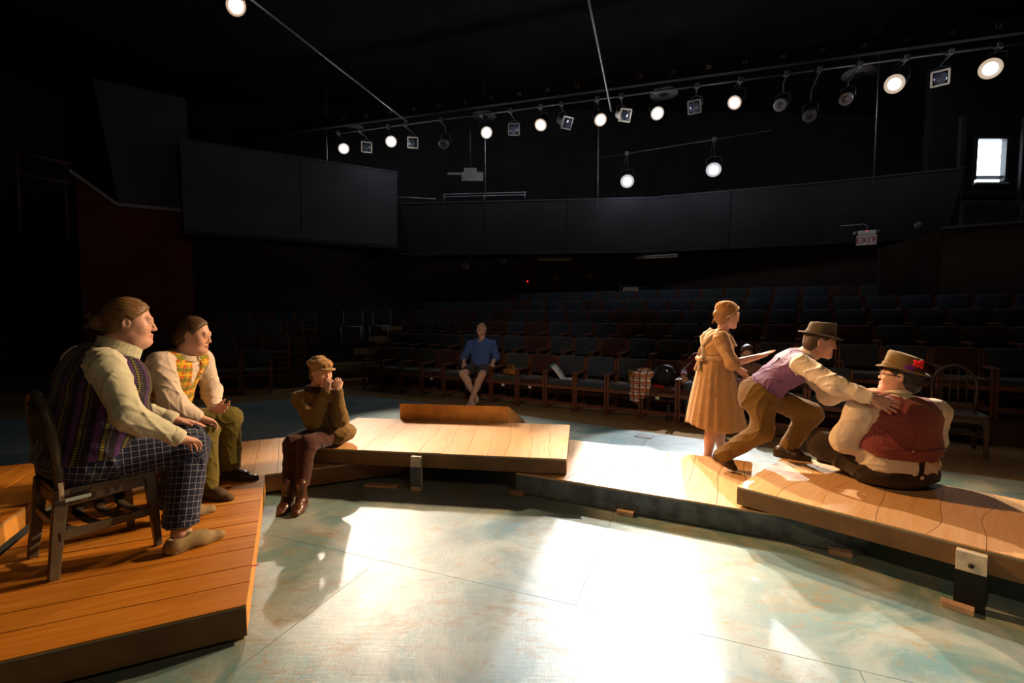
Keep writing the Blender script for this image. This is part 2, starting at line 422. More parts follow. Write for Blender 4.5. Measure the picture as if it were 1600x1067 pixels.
def shoe_obj(parent, base, heel, toe, w, h, m, msole, vox=.006, ankle=None, ank_h=.0, name='shoe', up=(0, 0, 1), sole_t=.014, pinch=.85):
    """heel, toe: points on the sole line"""
    heel = A3(*heel); toe = A3(*toe); f = nrm(toe - heel); up = nrm(A3(*up) - f * (A3(*up) @ f)); r = np.cross(f, up); L = np.linalg.norm(toe - heel)
    S = SDF(); P = lambda y, z, x=0: heel + f * y * L + up * z + r * x
    S.cap(P(.12, h * .45), P(.16, h * .5), w * .40, w * .42, .03); S.cap(P(.16, h * .3), P(.55, h * .3), w * .42, w * .46, .03)
    S.cap(P(.55, h * .28), P(.86, h * .22), w * .47, w * .36, .03, sq=(up, .75)); S.cap(P(.2, h * .75), P(.62, h * .45), w * .36, w * .34, .03)
    if ank_h: S.cap(P(.2, h * .6), P(.2, h + ank_h), w * .42, w * .45, .03)
    S.plane(P(0, sole_t * .6), -up); 
    if not ank_h: S.ell(P(.22, h * 1.32), A3(w * .34, L * .17, h * .5), np.array([r, f, up]), .008, 's')
    o = sdf_obj(S, vox, name, m, parent, base)
    S2 = SDF(); S2.cap(P(.14, .02), P(.16, .02), w * .43, w * .43, .03); S2.cap(P(.16, .02), P(.6, .02), w * .42, w * .49, .03); S2.cap(P(.6, .02), P(.87, .02), w * .49, w * .36, .03)
    S2.plane(P(0, 0), -up); S2.plane(P(0, sole_t), up)
    sdf_obj(S2, vox * .85, 'sole', msole, o, base); return o
def hat_obj(parent, base, H, m, mband, crown_h=.10, brim=.055, brim_up=.02, tilt=0.0, pinch=.4, rx=.082, ry=.103, z0=.045, name='hat', taper=.86, dip=.02, thick=.004):
    n = 40; prof = []   # outer then down the brim
    vs = []; 
    from math import cos as c_, sin as s_
    def ring(rx_, ry_, z, fz=None):
        out = []
        for k in range(n):
            a = 2 * pi * k / n; x, y = c_(a), s_(a); zz = z + (fz(x, y) if fz else 0); yy = y * ry_ - .012; out.append(H.p(x * rx_, yy, z0 + zz + yy * tilt))
        return out
    up = lambda x, y: brim_up * (abs(x) ** 2.2) - .35 * brim_up * (y > 0) * y ** 2 + .1 * brim_up * (y < 0) * y * y
    dp = lambda x, y: -dip * max(0, 1 - (x / .5) ** 2) 
    R = [ring(rx, ry, 0), ring(rx + brim * .5, ry + brim * .5, -.004, lambda x, y: .45 * up(x, y)), ring(rx + brim, ry + brim, -.006, up), ring(rx + brim + .002, ry + brim + .002, -.002, up), ring(rx + brim, ry + brim, .001, up),
         ring(rx + brim * .5, ry + brim * .5, .003, lambda x, y: .45 * up(x, y)), ring(rx + .004, ry + .004, .006)]
    pz = lambda t: (lambda x, y: 0)
    for t in (.15, .4, .7, .9):
        w = 1 - (1 - taper) * t
        def rr(t=t, w=w):
            out = []
            for k in range(n):
                a = 2 * pi * k / n; x, y = c_(a), s_(a); pn = 1 - pinch * .35 * t ** 2 * max(0, y) ** 3 * abs(x) * 2
                yy = y * ry * w - .012; out.append(H.p(x * rx * w * pn, yy, z0 + crown_h * t + .10 * y * crown_h * t + yy * tilt))
            return out
        R.append(rr())
    for s_c, dz in ((.93, 1.0), (.75, 1.03), (.45, 1.0), (.12, .97)):
        out = []
        for k in range(n):
            a = 2 * pi * k / n; x, y = cos(a), sin(a); yy = y * ry * taper * s_c - .012
            out.append(H.p(x * rx * taper * s_c, yy, z0 + crown_h * dz + .10 * y * s_c * crown_h - dip * math.exp(-(x * s_c / .28) ** 2) * (1.2 - .4 * y * s_c) * (s_c < .9) + yy * tilt))
        R.append(out)
    for r in R: vs += r
    fs = [(i * n + k, i * n + (k + 1) % n, (i + 1) * n + (k + 1) % n, (i + 1) * n + k) for i in range(len(R) - 1) for k in range(n)]
    fs += [tuple((len(R) - 1) * n + k for k in range(n))]
    o = MB().add(vs, fs, True).build(name, m, parent, base)
    b = MB(); vs = []
    for t, e in ((.05, .004), (.08, .006), (.27, .005), (.30, .003)):
        w = 1 - (1 - taper) * t
        for k in range(n):
            a = 2 * pi * k / n; x, y = cos(a), sin(a); yy = y * (ry * w + e) - .012
            vs.append(H.p(x * (rx * w + e), yy, z0 + crown_h * t + .10 * y * crown_h * t + yy * tilt))
    b.add(vs, [(i * n + k, i * n + (k + 1) % n, (i + 1) * n + (k + 1) % n, (i + 1) * n + k) for i in range(3) for k in range(n)], True)
    b.build('hat_band', mband, o, base); return o
# ================================================================ MATERIALS OF THE SETTING
def mk_floor():
    t = NT('stage_paint'); o = t.obj()
    n1 = t.ramp(t.noise(o, .55, 6, .62, .8), .38, .62); n2 = t.ramp(t.noise(t.mapv(o, loc=(7, 3, 0)), 1.5, 7, .68, 1.4), .44, .60)
    c = t.mix(n1, (.115, .235, .255), (.30, .36, .355)); c = t.mix(t.math('MULTIPLY', n2, .6), c, (.46, .47, .43))
    # ochre strokes of the scenic paint
    sw = t.ramp(t.noise(t.mapv(o, (1.0, 2.0, 1), (0, 0, .5)), 1.0, 7, .72, 2.6), .50, .60)
    br = t.ramp(t.noise(t.mapv(o, (3, 9, 1), (0, 0, .9)), 2.4, 6, .68, 1.4), .42, .58)
    c = t.mix(t.math('MULTIPLY', t.math('MULTIPLY', sw, br), .85), c, (.27, .21, .115))
    sw2 = t.ramp(t.noise(t.mapv(o, (2.4, 1.0, 1), (0, 0, -.5), (5, 5, 0)), 2.2, 6, .75, 2.0), .56, .63)
    c = t.mix(t.math('MULTIPLY', t.math('MULTIPLY', sw2, t.ramp(t.noise(o, 14, 4), .45, .6)), .7), c, (.32, .245, .13))
    big = t.ramp(t.noise(t.mapv(o, loc=(2, 9, 0)), .42, 4), .48, .64); c = t.mix(t.math('MULTIPLY', big, .45), c, (.075, .18, .225))
    dust = t.ramp(t.noise(o, 55, 2, .5), .70, .78); c = t.mix(t.math('MULTIPLY', dust, .35), c, (.75, .72, .66))
    scr = t.ramp(t.noise(t.mapv(o, (2.2, 60, 1), (0, 0, -.30)), 1.3, 4, .7, .6), .70, .74); c = t.mix(t.math('MULTIPLY', scr, .55), c, (.06, .10, .12))
    h = t.math('ADD', t.math('MULTIPLY', t.noise(t.mapv(o, (3, 30, 1), (0, 0, -.35)), 2.0, 5, .7, .8), .7), t.math('MULTIPLY', t.noise(t.mapv(o, (26, 4, 1), (0, 0, .6)), 1.6, 5, .7, 1.5), .6))
    t.bump(h, .35, .006)
    t.fin(c, t.math('ADD', t.math('MULTIPLY', t.noise(o, 6, 4), .22), .25), .5)
mk_floor()
def mk_plank(name, a, b, streak):
    t = NT(name); o = t.obj(); n = t.noise(t.mapv(o, (1, 16, 1)), 2.6, 6, .6, .5); r = t.n.new('ShaderNodeObjectInfo').outputs['Random']
    c = t.mix(t.ramp(n, .3, .7), a, b); c = t.mix(t.math('MULTIPLY', t.ramp(t.noise(t.mapv(o, (.8, 7, 1), loc=(3, 1, 0)), 2.0, 4, .6, .8), .56, .68), .6), c, streak)
    c = t.mix(t.math('MULTIPLY', r, .22), c, tuple(x * .55 for x in a))
    sp = t.ramp(t.noise(o, 38, 2, .5), .76, .80); c = t.mix(t.math('MULTIPLY', sp, .5), c, (.8, .75, .66))
    t.bump(t.noise(t.mapv(o, (2, 40, 1)), 6, 4), .18, .003)
    t.fin(c, t.math('ADD', t.math('MULTIPLY', n, .2), .34), .4)
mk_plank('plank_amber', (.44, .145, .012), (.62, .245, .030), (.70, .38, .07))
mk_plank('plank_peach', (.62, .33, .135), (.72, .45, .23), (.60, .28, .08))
simple('plank_gap', (.26, .27, .22), .7, .2, .2, 8)
simple('fascia', (.185, .100, .042), .55, .3, .25, 5, .2, 40)
simple('fascia_amber', (.62, .29, .06), .5, .35, .25, 6, .2, 40)
simple('fascia_blue', (.10, .125, .14), .6, .3, .5, 9, .2, 40)
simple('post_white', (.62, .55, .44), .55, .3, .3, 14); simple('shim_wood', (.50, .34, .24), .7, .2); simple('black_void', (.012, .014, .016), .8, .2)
simple('steel', (.45, .45, .43), .35, .5, .2, 20, .05, 80, metal=.8)
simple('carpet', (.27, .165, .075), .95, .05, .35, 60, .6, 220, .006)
simple('wall_black', (.028, .025, .024), .85, .15, .25, 2); simple('wall_brown', (.040, .026, .019), .85, .15, .3, 2)
simple('ceiling_black', (.014, .014, .015), .9, .1, .2, 2); simple('panel_grey', (.050, .050, .058), .8, .2, .15, 1.5); simple('wall_red', (.085, .010, .008), .7, .25, .25, 2)
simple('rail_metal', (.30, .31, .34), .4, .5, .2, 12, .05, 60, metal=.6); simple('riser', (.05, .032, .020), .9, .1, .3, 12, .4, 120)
simple('metal_black', (.022, .022, .024), .45, .5, .3, 10, .1, 50); simple('metal_grey', (.16, .15, .14), .4, .5, .25, 12, .1, 50, metal=.5)
simple('sign_white', (.70, .68, .66), .5, .3, .1, 8); simple('sign_red', (.55, .03, .03), .5, .3, .1, 8); simple('number_paint', (.40, .39, .36), .7, .2, .1, 8)
simple('gel_frame', (.50, .42, .33), .5, .4, .25, 12, metal=.2); simple('lens_dark', (.05, .05, .07), .12, .6, .2, 8, 0); simple('dome_grey', (.22, .20, .18), .6, .3, .15, 6)
emit('daylight', (.78, .90, 1.0), 7.0); emit('led_red', (1, .02, .02), 3.0); simple('glass_dim', (.03, .035, .045), .1, .6, .2, 4, 0)
simple('frame_dark', (.05, .05, .055), .5, .4)

# ================================================================ THE SETTING
uR = A3(.870, -.492, 0); nR = A3(.492, .870, 0); OR = A3(.90, 7.30, 0)
uL = A3(.921, .390, 0); nL = A3(-.390, .921, 0); OL = A3(-4.73, 8.82, 0)
fl = struct('floor', MB().box((0, 6, -.06), (30, 26, .10)), MATS['carpet'])
# stage floor: painted hardboard sheets laid on a dark base
STAGE = [(-12, 4.45), (-4.2, 8.15), (-3.6, 8.40), (-3.1, 8.55), (-2.6, 8.53), (-2.1, 8.30), (.37, 6.77), (4.49, 4.215), (9.5, 1.11), (9.5, -3.5), (-12, -3.5)]
sf = struct('floor', MB().prism([(x * .999, y * .999) for x, y in STAGE], -.009, -.002), MATS['black_void'])
STG = list(reversed(STAGE))
fa = RAD(-21.5); fu = A3(cos(fa), sin(fa), 0); fn_ = A3(-sin(fa), cos(fa), 0)
for j in range(-5, 8):
    for i in range(-6, 6):
        s0 = i * 2.44 + (1.22 if j % 2 else 0) + .66; t0 = 2.31 + 1.22 * (j - 1); g = .0016
        q = [fu * (s0 + g) + fn_ * (t0 + g), fu * (s0 + 2.44 - g) + fn_ * (t0 + g), fu * (s0 + 2.44 - g) + fn_ * (t0 + 1.22 - g), fu * (s0 + g) + fn_ * (t0 + 1.22 - g)]
        poly = [(p[0], p[1]) for p in q]
        for k in range(len(STG)):
            a, b = STG[k], STG[(k + 1) % len(STG)]; d = (b[0] - a[0], b[1] - a[1]); poly = clip_poly(poly, a, (d[1], -d[0]))
            if len(poly) < 3: break
        if len(poly) < 3: continue
        ys = [p[1] for p in poly]
        if max(ys) < -1: continue
        MB().prism(poly, -.002, .004).build('floor_panel', MATS['stage_paint'], sf)
# room shell
struct('ceiling', MB().box((0, 6, 7.6), (32, 28, .2)), MATS['ceiling_black'])
struct('wall_left', MB().box((-12.6, 6, 3.7), (.2, 26, 7.6)), MATS['wall_black'])
struct('wall_rear', MB().box((0, -5.2, 3.7), (26, .2, 7.6)), MATS['wall_black'])
struct('wall_right', MB().box((13.4, 6, 3.7), (.2, 26, 7.6)), MATS['wall_black'])
# back walls under the balcony
def wall_seg(name, a, b, z0, z1, th, m):
    a = A3(*a, 0); b = A3(*b, 0); d = nrm(b - a); n = A3(-d[1], d[0], 0)
    return struct(name, MB().hexa([(*(p[:2]), z) for z in (z0, z1) for p in (a, b, b + n * th, a + n * th)]), m)
wall_seg('wall_back', (-3.4, 14.6), (3.6, 13.4), 0, 3.3, .15, MATS['wall_brown'])
wall_seg('wall_back', (3.6, 13.4), (10.8, 9.3), 0, 3.3, .15, MATS['wall_brown'])
wall_seg('wall_back', (-9.5, 11.6), (-3.4, 14.6), 0, 3.6, .15, MATS['wall_brown'])
wall_seg('wall_upper', (-12.5, 13.6), (13.3, 14.8), 3.3, 7.5, .15, MATS['wall_black'])
# terraces of both seating banks
cR = A3(-3.05, 9.53, 0); bis = A3(.057, .998, 0); bn = A3(.998, -.057, 0)
for k in range(1, 7):
    d = .95 * k - .32
    for (O, u, n, sg, lim) in ((OR, uR, nR, 1, (-12, 8.2)), (OL, uL, nL, -1, (-3.0, 9))):
        P = [O + u * lim[0] + n * d, O + u * lim[1] + n * d, O + u * lim[1] + n * (6.9), O + u * lim[0] + n * 6.9]
        poly = clip_poly([(p[0], p[1]) for p in P], (cR[0], cR[1]), (-bn[0] * sg, -bn[1] * sg))
        if n is nL and k > 5: continue
        poly = clip_poly(poly, (3.6, 13.3), nrm(A3(.165, .98, 0))[:2]) if len(poly) > 2 else poly
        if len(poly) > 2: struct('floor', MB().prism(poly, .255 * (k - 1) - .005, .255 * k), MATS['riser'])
# aisle half steps
for k in range(1, 6):
    c = OL + nL * (.95 * k - .46) + uL * (.98 + .47 * k); MB_ = MB().box((c[0], c[1], .255 * (k - .5) - .07), (1.1, .30, .14), (uL, nL, (0, 0, 1)))
    struct('floor', MB_, MATS['carpet'])
# balcony front: slanted grey panels, each a piece
def balcony(path, z0, z1, lean, m, seams, nm='wall_balcony'):
    root = None
    for i in range(len(path) - 1):
        a = A3(*path[i], 0); b = A3(*path[i + 1], 0); d = nrm(b - a); n = A3(d[1], -d[0], 0)      # towards the stage
        ns = seams[i]
        if root is None:
            root = struct(nm, MB().hexa([(*(p[:2]), z) for z in (z0 - .08, z0) for p in (a - n * .9, b - n * .9, b + n * .04, a + n * .04)]), MATS['wall_black'])
        else:
            MB().hexa([(*(p[:2]), z) for z in (z0 - .08, z0) for p in (a - n * .9, b - n * .9, b + n * .04, a + n * .04)]).build('ledge', MATS['wall_black'], root)
        L = np.linalg.norm(b - a)
        for j in range(ns):
            p = a + d * (L * j / ns + .008); q = a + d * (L * (j + 1) / ns - .008)
            lo_ = [p, q, q - n * .06, p - n * .06]; hi_ = [x + n * lean for x in lo_]
            MB().hexa([(x[0], x[1], z0) for x in lo_] + [(x[0], x[1], z1) for x in hi_]).build('panel', m, root)
            MB().hexa([(x[0], x[1], z1) for x in (p + n * (lean + .02), q + n * (lean + .02), q + n * (lean - .09), p + n * (lean - .09))] + [(x[0], x[1], z1 + .035) for x in (p + n * (lean + .02), q + n * (lean + .02), q + n * (lean - .09), p + n * (lean - .09))]).build('cap_rail', MATS['panel_grey'], root)
    return root
balcony([(-2.75, 12.9), (3.5, 12.3), (7.0, 10.9), (9.0, 9.9)], 3.15, 4.27, .75, MATS['panel_grey'], [3, 2, 1])
balcony([(-6.75, 9.85), (-2.9, 12.1)], 3.22, 5.0, .10, MATS['panel_grey'], [2])
# red side wall of the entrance with its sloping cap, tall grey panel above it
def slab(name, pts_xy_z, th, m, kind=True, parent=None):
    """vertical slab from a top profile [(x,y,z0,z1)...]"""
    b = MB()
    for i in range(len(pts_xy_z) - 1):
        x0, y0, a0, a1 = pts_xy_z[i]; x1, y1, c0, c1 = pts_xy_z[i + 1]; d = nrm(A3(x1 - x0, y1 - y0, 0)); n = A3(-d[1], d[0], 0) * th
        b.hexa([(x0, y0, a0), (x1, y1, c0), (x1 + n[0], y1 + n[1], c0), (x0 + n[0], y0 + n[1], a0), (x0, y0, a1), (x1, y1, c1), (x1 + n[0], y1 + n[1], c1), (x0 + n[0], y0 + n[1], a1)])
    o = b.build(name, m, parent)
    if parent is None: o['kind'] = 'structure'
    return o
rw = slab('wall_entrance', [(-8.33, 9.2, 0, 4.16), (-7.80, 9.55, 0, 3.62), (-6.80, 10.15, 0, 3.62)], .14, MATS['wall_red'])
slab('cap_rail', [(-8.36, 9.12, 4.17, 4.25), (-7.80, 9.50, 3.63, 3.70), (-6.78, 10.10, 3.63, 3.70)], .24, MATS['dome_grey'], parent=rw)
struct('wall_panel', MB().hexa([(-7.86, 9.62, 3.7), (-6.80, 10.22, 3.7), (-6.85, 10.30, 3.7), (-7.91, 9.70, 3.7), (-8.10, 9.42, 6.05), (-6.82, 10.18, 6.0), (-6.87, 10.26, 6.0), (-8.15, 9.50, 6.05)]), MATS['panel_grey'])
# dark lower wall at the right, the window wall above it
slab('wall_side', [(7.20, 9.35, 0, 2.78), (8.1, 9.0, 0, 3.08), (8.9, 8.2, 0, 3.05), (9.6, 5.2, 0, 3.05)], .12, MATS['wall_brown'])
struct('trim_1', MB().beam((8.05, 8.98, 3.10), (8.9, 8.17, 3.075), .05, .16), MATS['panel_grey'])
struct('trim_2', MB().beam((8.9, 8.17, 3.075), (9.6, 5.2, 3.075), .05, .16), MATS['panel_grey'])
wx0, wx1, wy, wz0, wz1 = 9.60, 10.19, 10.0, 4.36, 5.10
ww = MB()
for c, d in (((9.1, wy + .07, 5.3), (.98, .14, 4.5)), ((11.75, wy + .07, 5.3), (3.1, .14, 4.5)), ((9.895, wy + .07, 6.33), (.62, .14, 2.45)), ((9.895, wy + .07, 3.65), (.62, .14, 1.10))): ww.box(c, d)
struct('wall_window', ww, MATS['wall_black'])
wi = struct('window_1', MB().box((9.895, wy + .10, wz0 - .03), (.70, .10, .04)), MATS['frame_dark'])
for c, d in (((wx0 - .03, wy + .03, 4.70), (.06, .12, .86)), ((wx1 + .03, wy + .03, 4.70), (.06, .12, .86)), ((9.895, wy + .03, wz1 + .03), (.70, .12, .06)), ((9.895, wy + .03, 4.345), (.60, .06, .03))): MB().box(c, d).build('window_frame', MATS['frame_dark'], wi)
MB().box((9.895, wy + .09, 4.73), (wx1 - wx0, .015, .74)).build('pane', MATS['daylight'], wi)
MB().box((9.895, wy + .085, 4.275), (.58, .015, .055)).build('pane', MATS['daylight'], wi)
MB().box((9.88, wy - .02, 4.19), (.66, .16, .035)).build('window_sill', MATS['sign_white'], wi)
struct('trim_3', MB().box((9.17, wy - .12, 4.2), (.09, .09, 2.6)), MATS['frame_dark'])
struct('trim_4', MB().box((10.42, wy - .12, 4.2), (.06, .06, 2.6)), MATS['frame_dark'])
struct('trim_5', MB().box((9.8, wy - .10, 3.98), (1.1, .06, .10)), MATS['panel_grey'])
# guard rail with mesh infill in front of the window
gr = empty('guard_rail', (9.9, 9.75, 3.15)); tagp(gr, 'dark metal guard rail with mesh infill below the daylight window', 'railing')
for z in (3.78, 3.22): MB().beam((9.1, 9.75, z), (11.6, 9.75, z), .035, .035).build('rail', MATS['rail_metal'], gr, (9.9, 9.75, 3.15))
for x in (9.12, 10.35, 11.55): MB().beam((x, 9.75, 3.1), (x, 9.75, 3.78), .04, .04, (1, 0, 0)).build('post', MATS['rail_metal'], gr, (9.9, 9.75, 3.15))
mm = MB()
for i in range(60): mm.beam((9.14 + i * .04, 9.75, 3.22), (9.14 + i * .04, 9.75, 3.76), .006, .006, (1, 0, 0))
for i in range(13): mm.beam((9.14, 9.75, 3.24 + i * .042), (11.5, 9.75, 3.24 + i * .042), .006, .006)
o = mm.build('wire_mesh', MATS['rail_metal'], gr, (9.9, 9.75, 3.15)); o['kind'] = 'stuff'

# ================================================================ PLATFORMS
LO, HI = .18, .32
def platform(name, label, o, u, v, Lu, Lv, zt, th, along, pw, m, mf, wav=0.0, skew=0.0, legs=(), zleg=0.0, group=None, gap=.002, mfs=None):
    o = A3(*o, 0); u = A3(*nrm(A3(*u, 0))); v = A3(*nrm(A3(*v, 0)))
    base = o + u * Lu / 2 + v * Lv / 2 + A3(0, 0, zleg); root = empty(name, base); tagp(root, label, 'platform', 'wooden stage platforms')
    P = lambda a, b, z: o + u * a + v * b + A3(0, 0, z)
    tk = .018
    # frame boards
    zb, z1 = zt - th, zt - tk
    for i, (a, b, w, d) in enumerate(((Lu / 2, .01, Lu, .02), (Lu / 2, Lv - .01, Lu, .02), (.01, Lv / 2, .02, Lv - .04), (Lu - .01, Lv / 2, .02, Lv - .04))):
        mm_ = (mfs[i] if mfs and mfs[i] else mf)
        MB().box(P(a, b, (zb + z1) / 2), (w, d, z1 - zb - .001), (u, v, (0, 0, 1))).build('fascia_board', MATS[mm_], root, base, bevel=.002)
    MB().box(P(Lu / 2, Lv / 2, zt - tk * .75), (Lu - .004, Lv - .004, tk * .5), (u, v, (0, 0, 1))).build('deck_base', MATS['plank_gap'], root, base)
    L, W = (Lu, Lv) if along == 'u' else (Lv, Lu); n = max(1, round(W / pw)); seg = 14 if wav else 1
    rnd = random.Random(hash(name + label) % 1000 if False else len(label) * 7)
    cuts = [[0.0] * (seg + 1)]
    for i in range(1, n):
        c0 = W * i / n + rnd.uniform(-.02, .02); ph = rnd.uniform(0, 6)
        cuts.append([c0 + skew * (L * j / seg - L / 2) + wav * (sin(ph + 5.5 * j / seg) + .5 * sin(ph * 2 + 11 * j / seg)) for j in range(seg + 1)])
    cuts.append([W] * (seg + 1)); g = gap
    for i in range(n):
        lo = [min(max(x, 0), W) + (g if i else 0) for x in cuts[i]]; hi = [min(max(x, 0), W) - (g if i < n - 1 else 0) for x in cuts[i + 1]]
        pts = [(L * j / seg, lo[j]) for j in range(seg + 1)] + [(L * j / seg, hi[j]) for j in range(seg, -1, -1)]
        if max(h - l for h, l in zip(hi, lo)) < .02: continue
        pts = [p for k, p in enumerate(pts)]
        # plank in its own frame: x along the grain, so the grain follows the board
        b = MB(); dz = rnd.uniform(-.0012, .0008)
        N = len(pts); vs = [(x, y, -tk * .5) for x, y in pts] + [(x, y, dz) for x, y in pts]
        if along == 'u': fs = [tuple(range(N - 1, -1, -1)), tuple(range(N, 2 * N))] + [(q, (q + 1) % N, N + (q + 1) % N, N + q) for q in range(N)]
        else: fs = [tuple(range(N - 1, -1, -1)), tuple(range(N, 2 * N))] + [(q, (q + 1) % N, N + (q + 1) % N, N + q) for q in range(N)]
        off = rnd.uniform(0, 20)
        me = b.add([(x + off, y + off, z) for x, y, z in vs], fs).mesh('plank')
        pl = mkobj('plank', me, MATS[m], root)
        ax, ay = (u, v) if along == 'u' else (v, u)
        from mathutils import Matrix
        org = P(0, 0, zt) - base
        M = Matrix(((ax[0], ay[0], 0, 0), (ax[1], ay[1], 0, 0), (0, 0, 1, 0), (0, 0, 0, 1)))
        if along != 'u':   # keep it a rotation: mirror the mesh instead
            for vt in me.vertices: vt.co.y = -vt.co.y
            me.flip_normals(); M = Matrix(((ax[0], -ay[0], 0, 0), (ax[1], -ay[1], 0, 0), (0, 0, 1, 0), (0, 0, 0, 1)))
        dlt = M @ __import__('mathutils').Vector((off, (off if along == 'u' else -off), 0))
        M.translation = (org[0] - dlt[0], org[1] - dlt[1], org[2]); pl.matrix_local = M
    for (a, b, w, d, mn, ztop, zlow) in legs:
        MB().box(P(a, b, (ztop + zlow) / 2), (w, d, ztop - zlow), (u, v, (0, 0, 1))).build('leg', MATS[mn], root, base, bevel=.002)
    return root, P, base
e1 = A3(-.426, .905, 0); e2 = A3(-.905, -.426, 0); A_ = A3(-1.211, 2.084, 0)
q = A_ + e2 * 1.25
pf1, P1, b1 = platform('stage_platform', 'low orange planked platform under the two wooden chairs', (q[0], q[1]), -e2[:2], e1[:2], 1.25, 1.92, LO, .15, 'u', .19, 'plank_amber', 'fascia', gap=.0035, legs=[(1.20, .05, .07, .05, 'fascia', .04, 0), (.05, .05, .07, .05, 'fascia', .04, 0), (1.20, 1.8, .07, .05, 'fascia', .04, 0), (.05, 1.8, .07, .05, 'fascia', .04, 0)], mfs=[None, None, None, 'fascia_amber'])  # right board coloured lighter orange as lit, front board dark brown as shaded
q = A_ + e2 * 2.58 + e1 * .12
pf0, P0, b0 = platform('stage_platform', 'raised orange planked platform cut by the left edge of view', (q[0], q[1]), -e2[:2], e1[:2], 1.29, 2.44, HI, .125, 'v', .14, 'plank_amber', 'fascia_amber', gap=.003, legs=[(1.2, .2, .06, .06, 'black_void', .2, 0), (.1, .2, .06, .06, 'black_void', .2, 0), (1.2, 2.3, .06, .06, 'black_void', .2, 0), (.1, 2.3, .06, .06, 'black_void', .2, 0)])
q = A_ + e2 * .95 + e1 * 1.93
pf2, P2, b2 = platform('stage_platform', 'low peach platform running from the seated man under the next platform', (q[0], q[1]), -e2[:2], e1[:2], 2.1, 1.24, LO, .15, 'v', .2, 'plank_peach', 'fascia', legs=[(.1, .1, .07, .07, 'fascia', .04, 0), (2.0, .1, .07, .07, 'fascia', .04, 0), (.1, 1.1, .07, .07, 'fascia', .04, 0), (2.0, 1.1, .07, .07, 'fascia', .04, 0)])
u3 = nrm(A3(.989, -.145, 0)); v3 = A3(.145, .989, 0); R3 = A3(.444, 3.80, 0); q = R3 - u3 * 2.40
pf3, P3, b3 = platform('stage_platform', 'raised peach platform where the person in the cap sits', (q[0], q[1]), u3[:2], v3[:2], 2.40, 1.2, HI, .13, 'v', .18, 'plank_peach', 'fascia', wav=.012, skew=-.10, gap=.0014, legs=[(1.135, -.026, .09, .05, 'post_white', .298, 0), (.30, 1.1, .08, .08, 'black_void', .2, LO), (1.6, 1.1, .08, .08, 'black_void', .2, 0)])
MB().box(tuple(P3(1.135, -.0525, .125)), (.091, .004, .17), (u3, v3, (0, 0, 1))).build('paint_patch', MATS['fascia_blue'], pf3, b3)
u4 = nrm(A3(.9, -.437, 0)); v4 = A3(.437, .9, 0)
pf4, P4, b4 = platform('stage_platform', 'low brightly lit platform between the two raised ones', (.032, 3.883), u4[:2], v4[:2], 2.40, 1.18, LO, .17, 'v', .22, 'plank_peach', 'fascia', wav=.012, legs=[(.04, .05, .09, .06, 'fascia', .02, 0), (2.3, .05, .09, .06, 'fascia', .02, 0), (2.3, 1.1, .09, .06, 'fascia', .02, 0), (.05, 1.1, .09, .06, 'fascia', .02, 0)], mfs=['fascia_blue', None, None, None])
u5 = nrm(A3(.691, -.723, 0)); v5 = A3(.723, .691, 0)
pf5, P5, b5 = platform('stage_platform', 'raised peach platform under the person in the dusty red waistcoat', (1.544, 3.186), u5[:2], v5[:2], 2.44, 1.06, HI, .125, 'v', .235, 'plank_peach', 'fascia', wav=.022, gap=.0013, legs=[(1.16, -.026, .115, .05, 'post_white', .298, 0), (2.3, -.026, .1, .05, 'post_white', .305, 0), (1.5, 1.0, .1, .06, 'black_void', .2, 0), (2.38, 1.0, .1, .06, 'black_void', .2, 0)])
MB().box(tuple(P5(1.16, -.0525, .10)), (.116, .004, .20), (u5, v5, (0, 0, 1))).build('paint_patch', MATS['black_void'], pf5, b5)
MB().lathe([(.012, -.004), (.012, .006)], 10, tuple(P5(1.16, -.052, .235)), v5).build('bolt', MATS['metal_black'], pf5, b5)
MB().box((-1.352, 2.418, LO + .0006), (.035, .014, .0012), (e2, e1, (0, 0, 1))).build('tape_mark', MATS['sign_red'], pf1, b1)
# shims wedged under the platforms
for (p, lab) in ((P4(.02, -.03, 0), 'pale wood shim under the left end of the bright low platform'), (P4(.92, -.03, 0), 'pale wood shim under the middle of the bright low platform'), (P4(2.25, -.04, 0), 'pale wood shim near the right end of the bright low platform'), (P5(1.12, -.085, 0), 'pale wood shim at the foot of the white post at right')):
    ax = u4 if 'bright' in lab else u5
    o = MB().box((p[0], p[1], .020), (.125, .05, .031), (ax, A3(-ax[1], ax[0], 0), (0, 0, 1))).mesh('wood_shim', (p[0], p[1], 0), .002); tagp(mkobj('wood_shim', o, MATS['shim_wood'], loc=(p[0], p[1], 0)), lab, 'shim', 'wood shims under the platforms')
o = MB().box((-1.13, 4.03, .018), (.30, .06, .02), (u3, v3, (0, 0, 1))).mesh('wood_strip', (-1.13, 4.03, .008), .002); tagp(mkobj('wood_strip', o, MATS['shim_wood'], loc=(-1.13, 4.03, .004)), 'thin pale wood strip lying in the shadow behind the white post', 'strip')
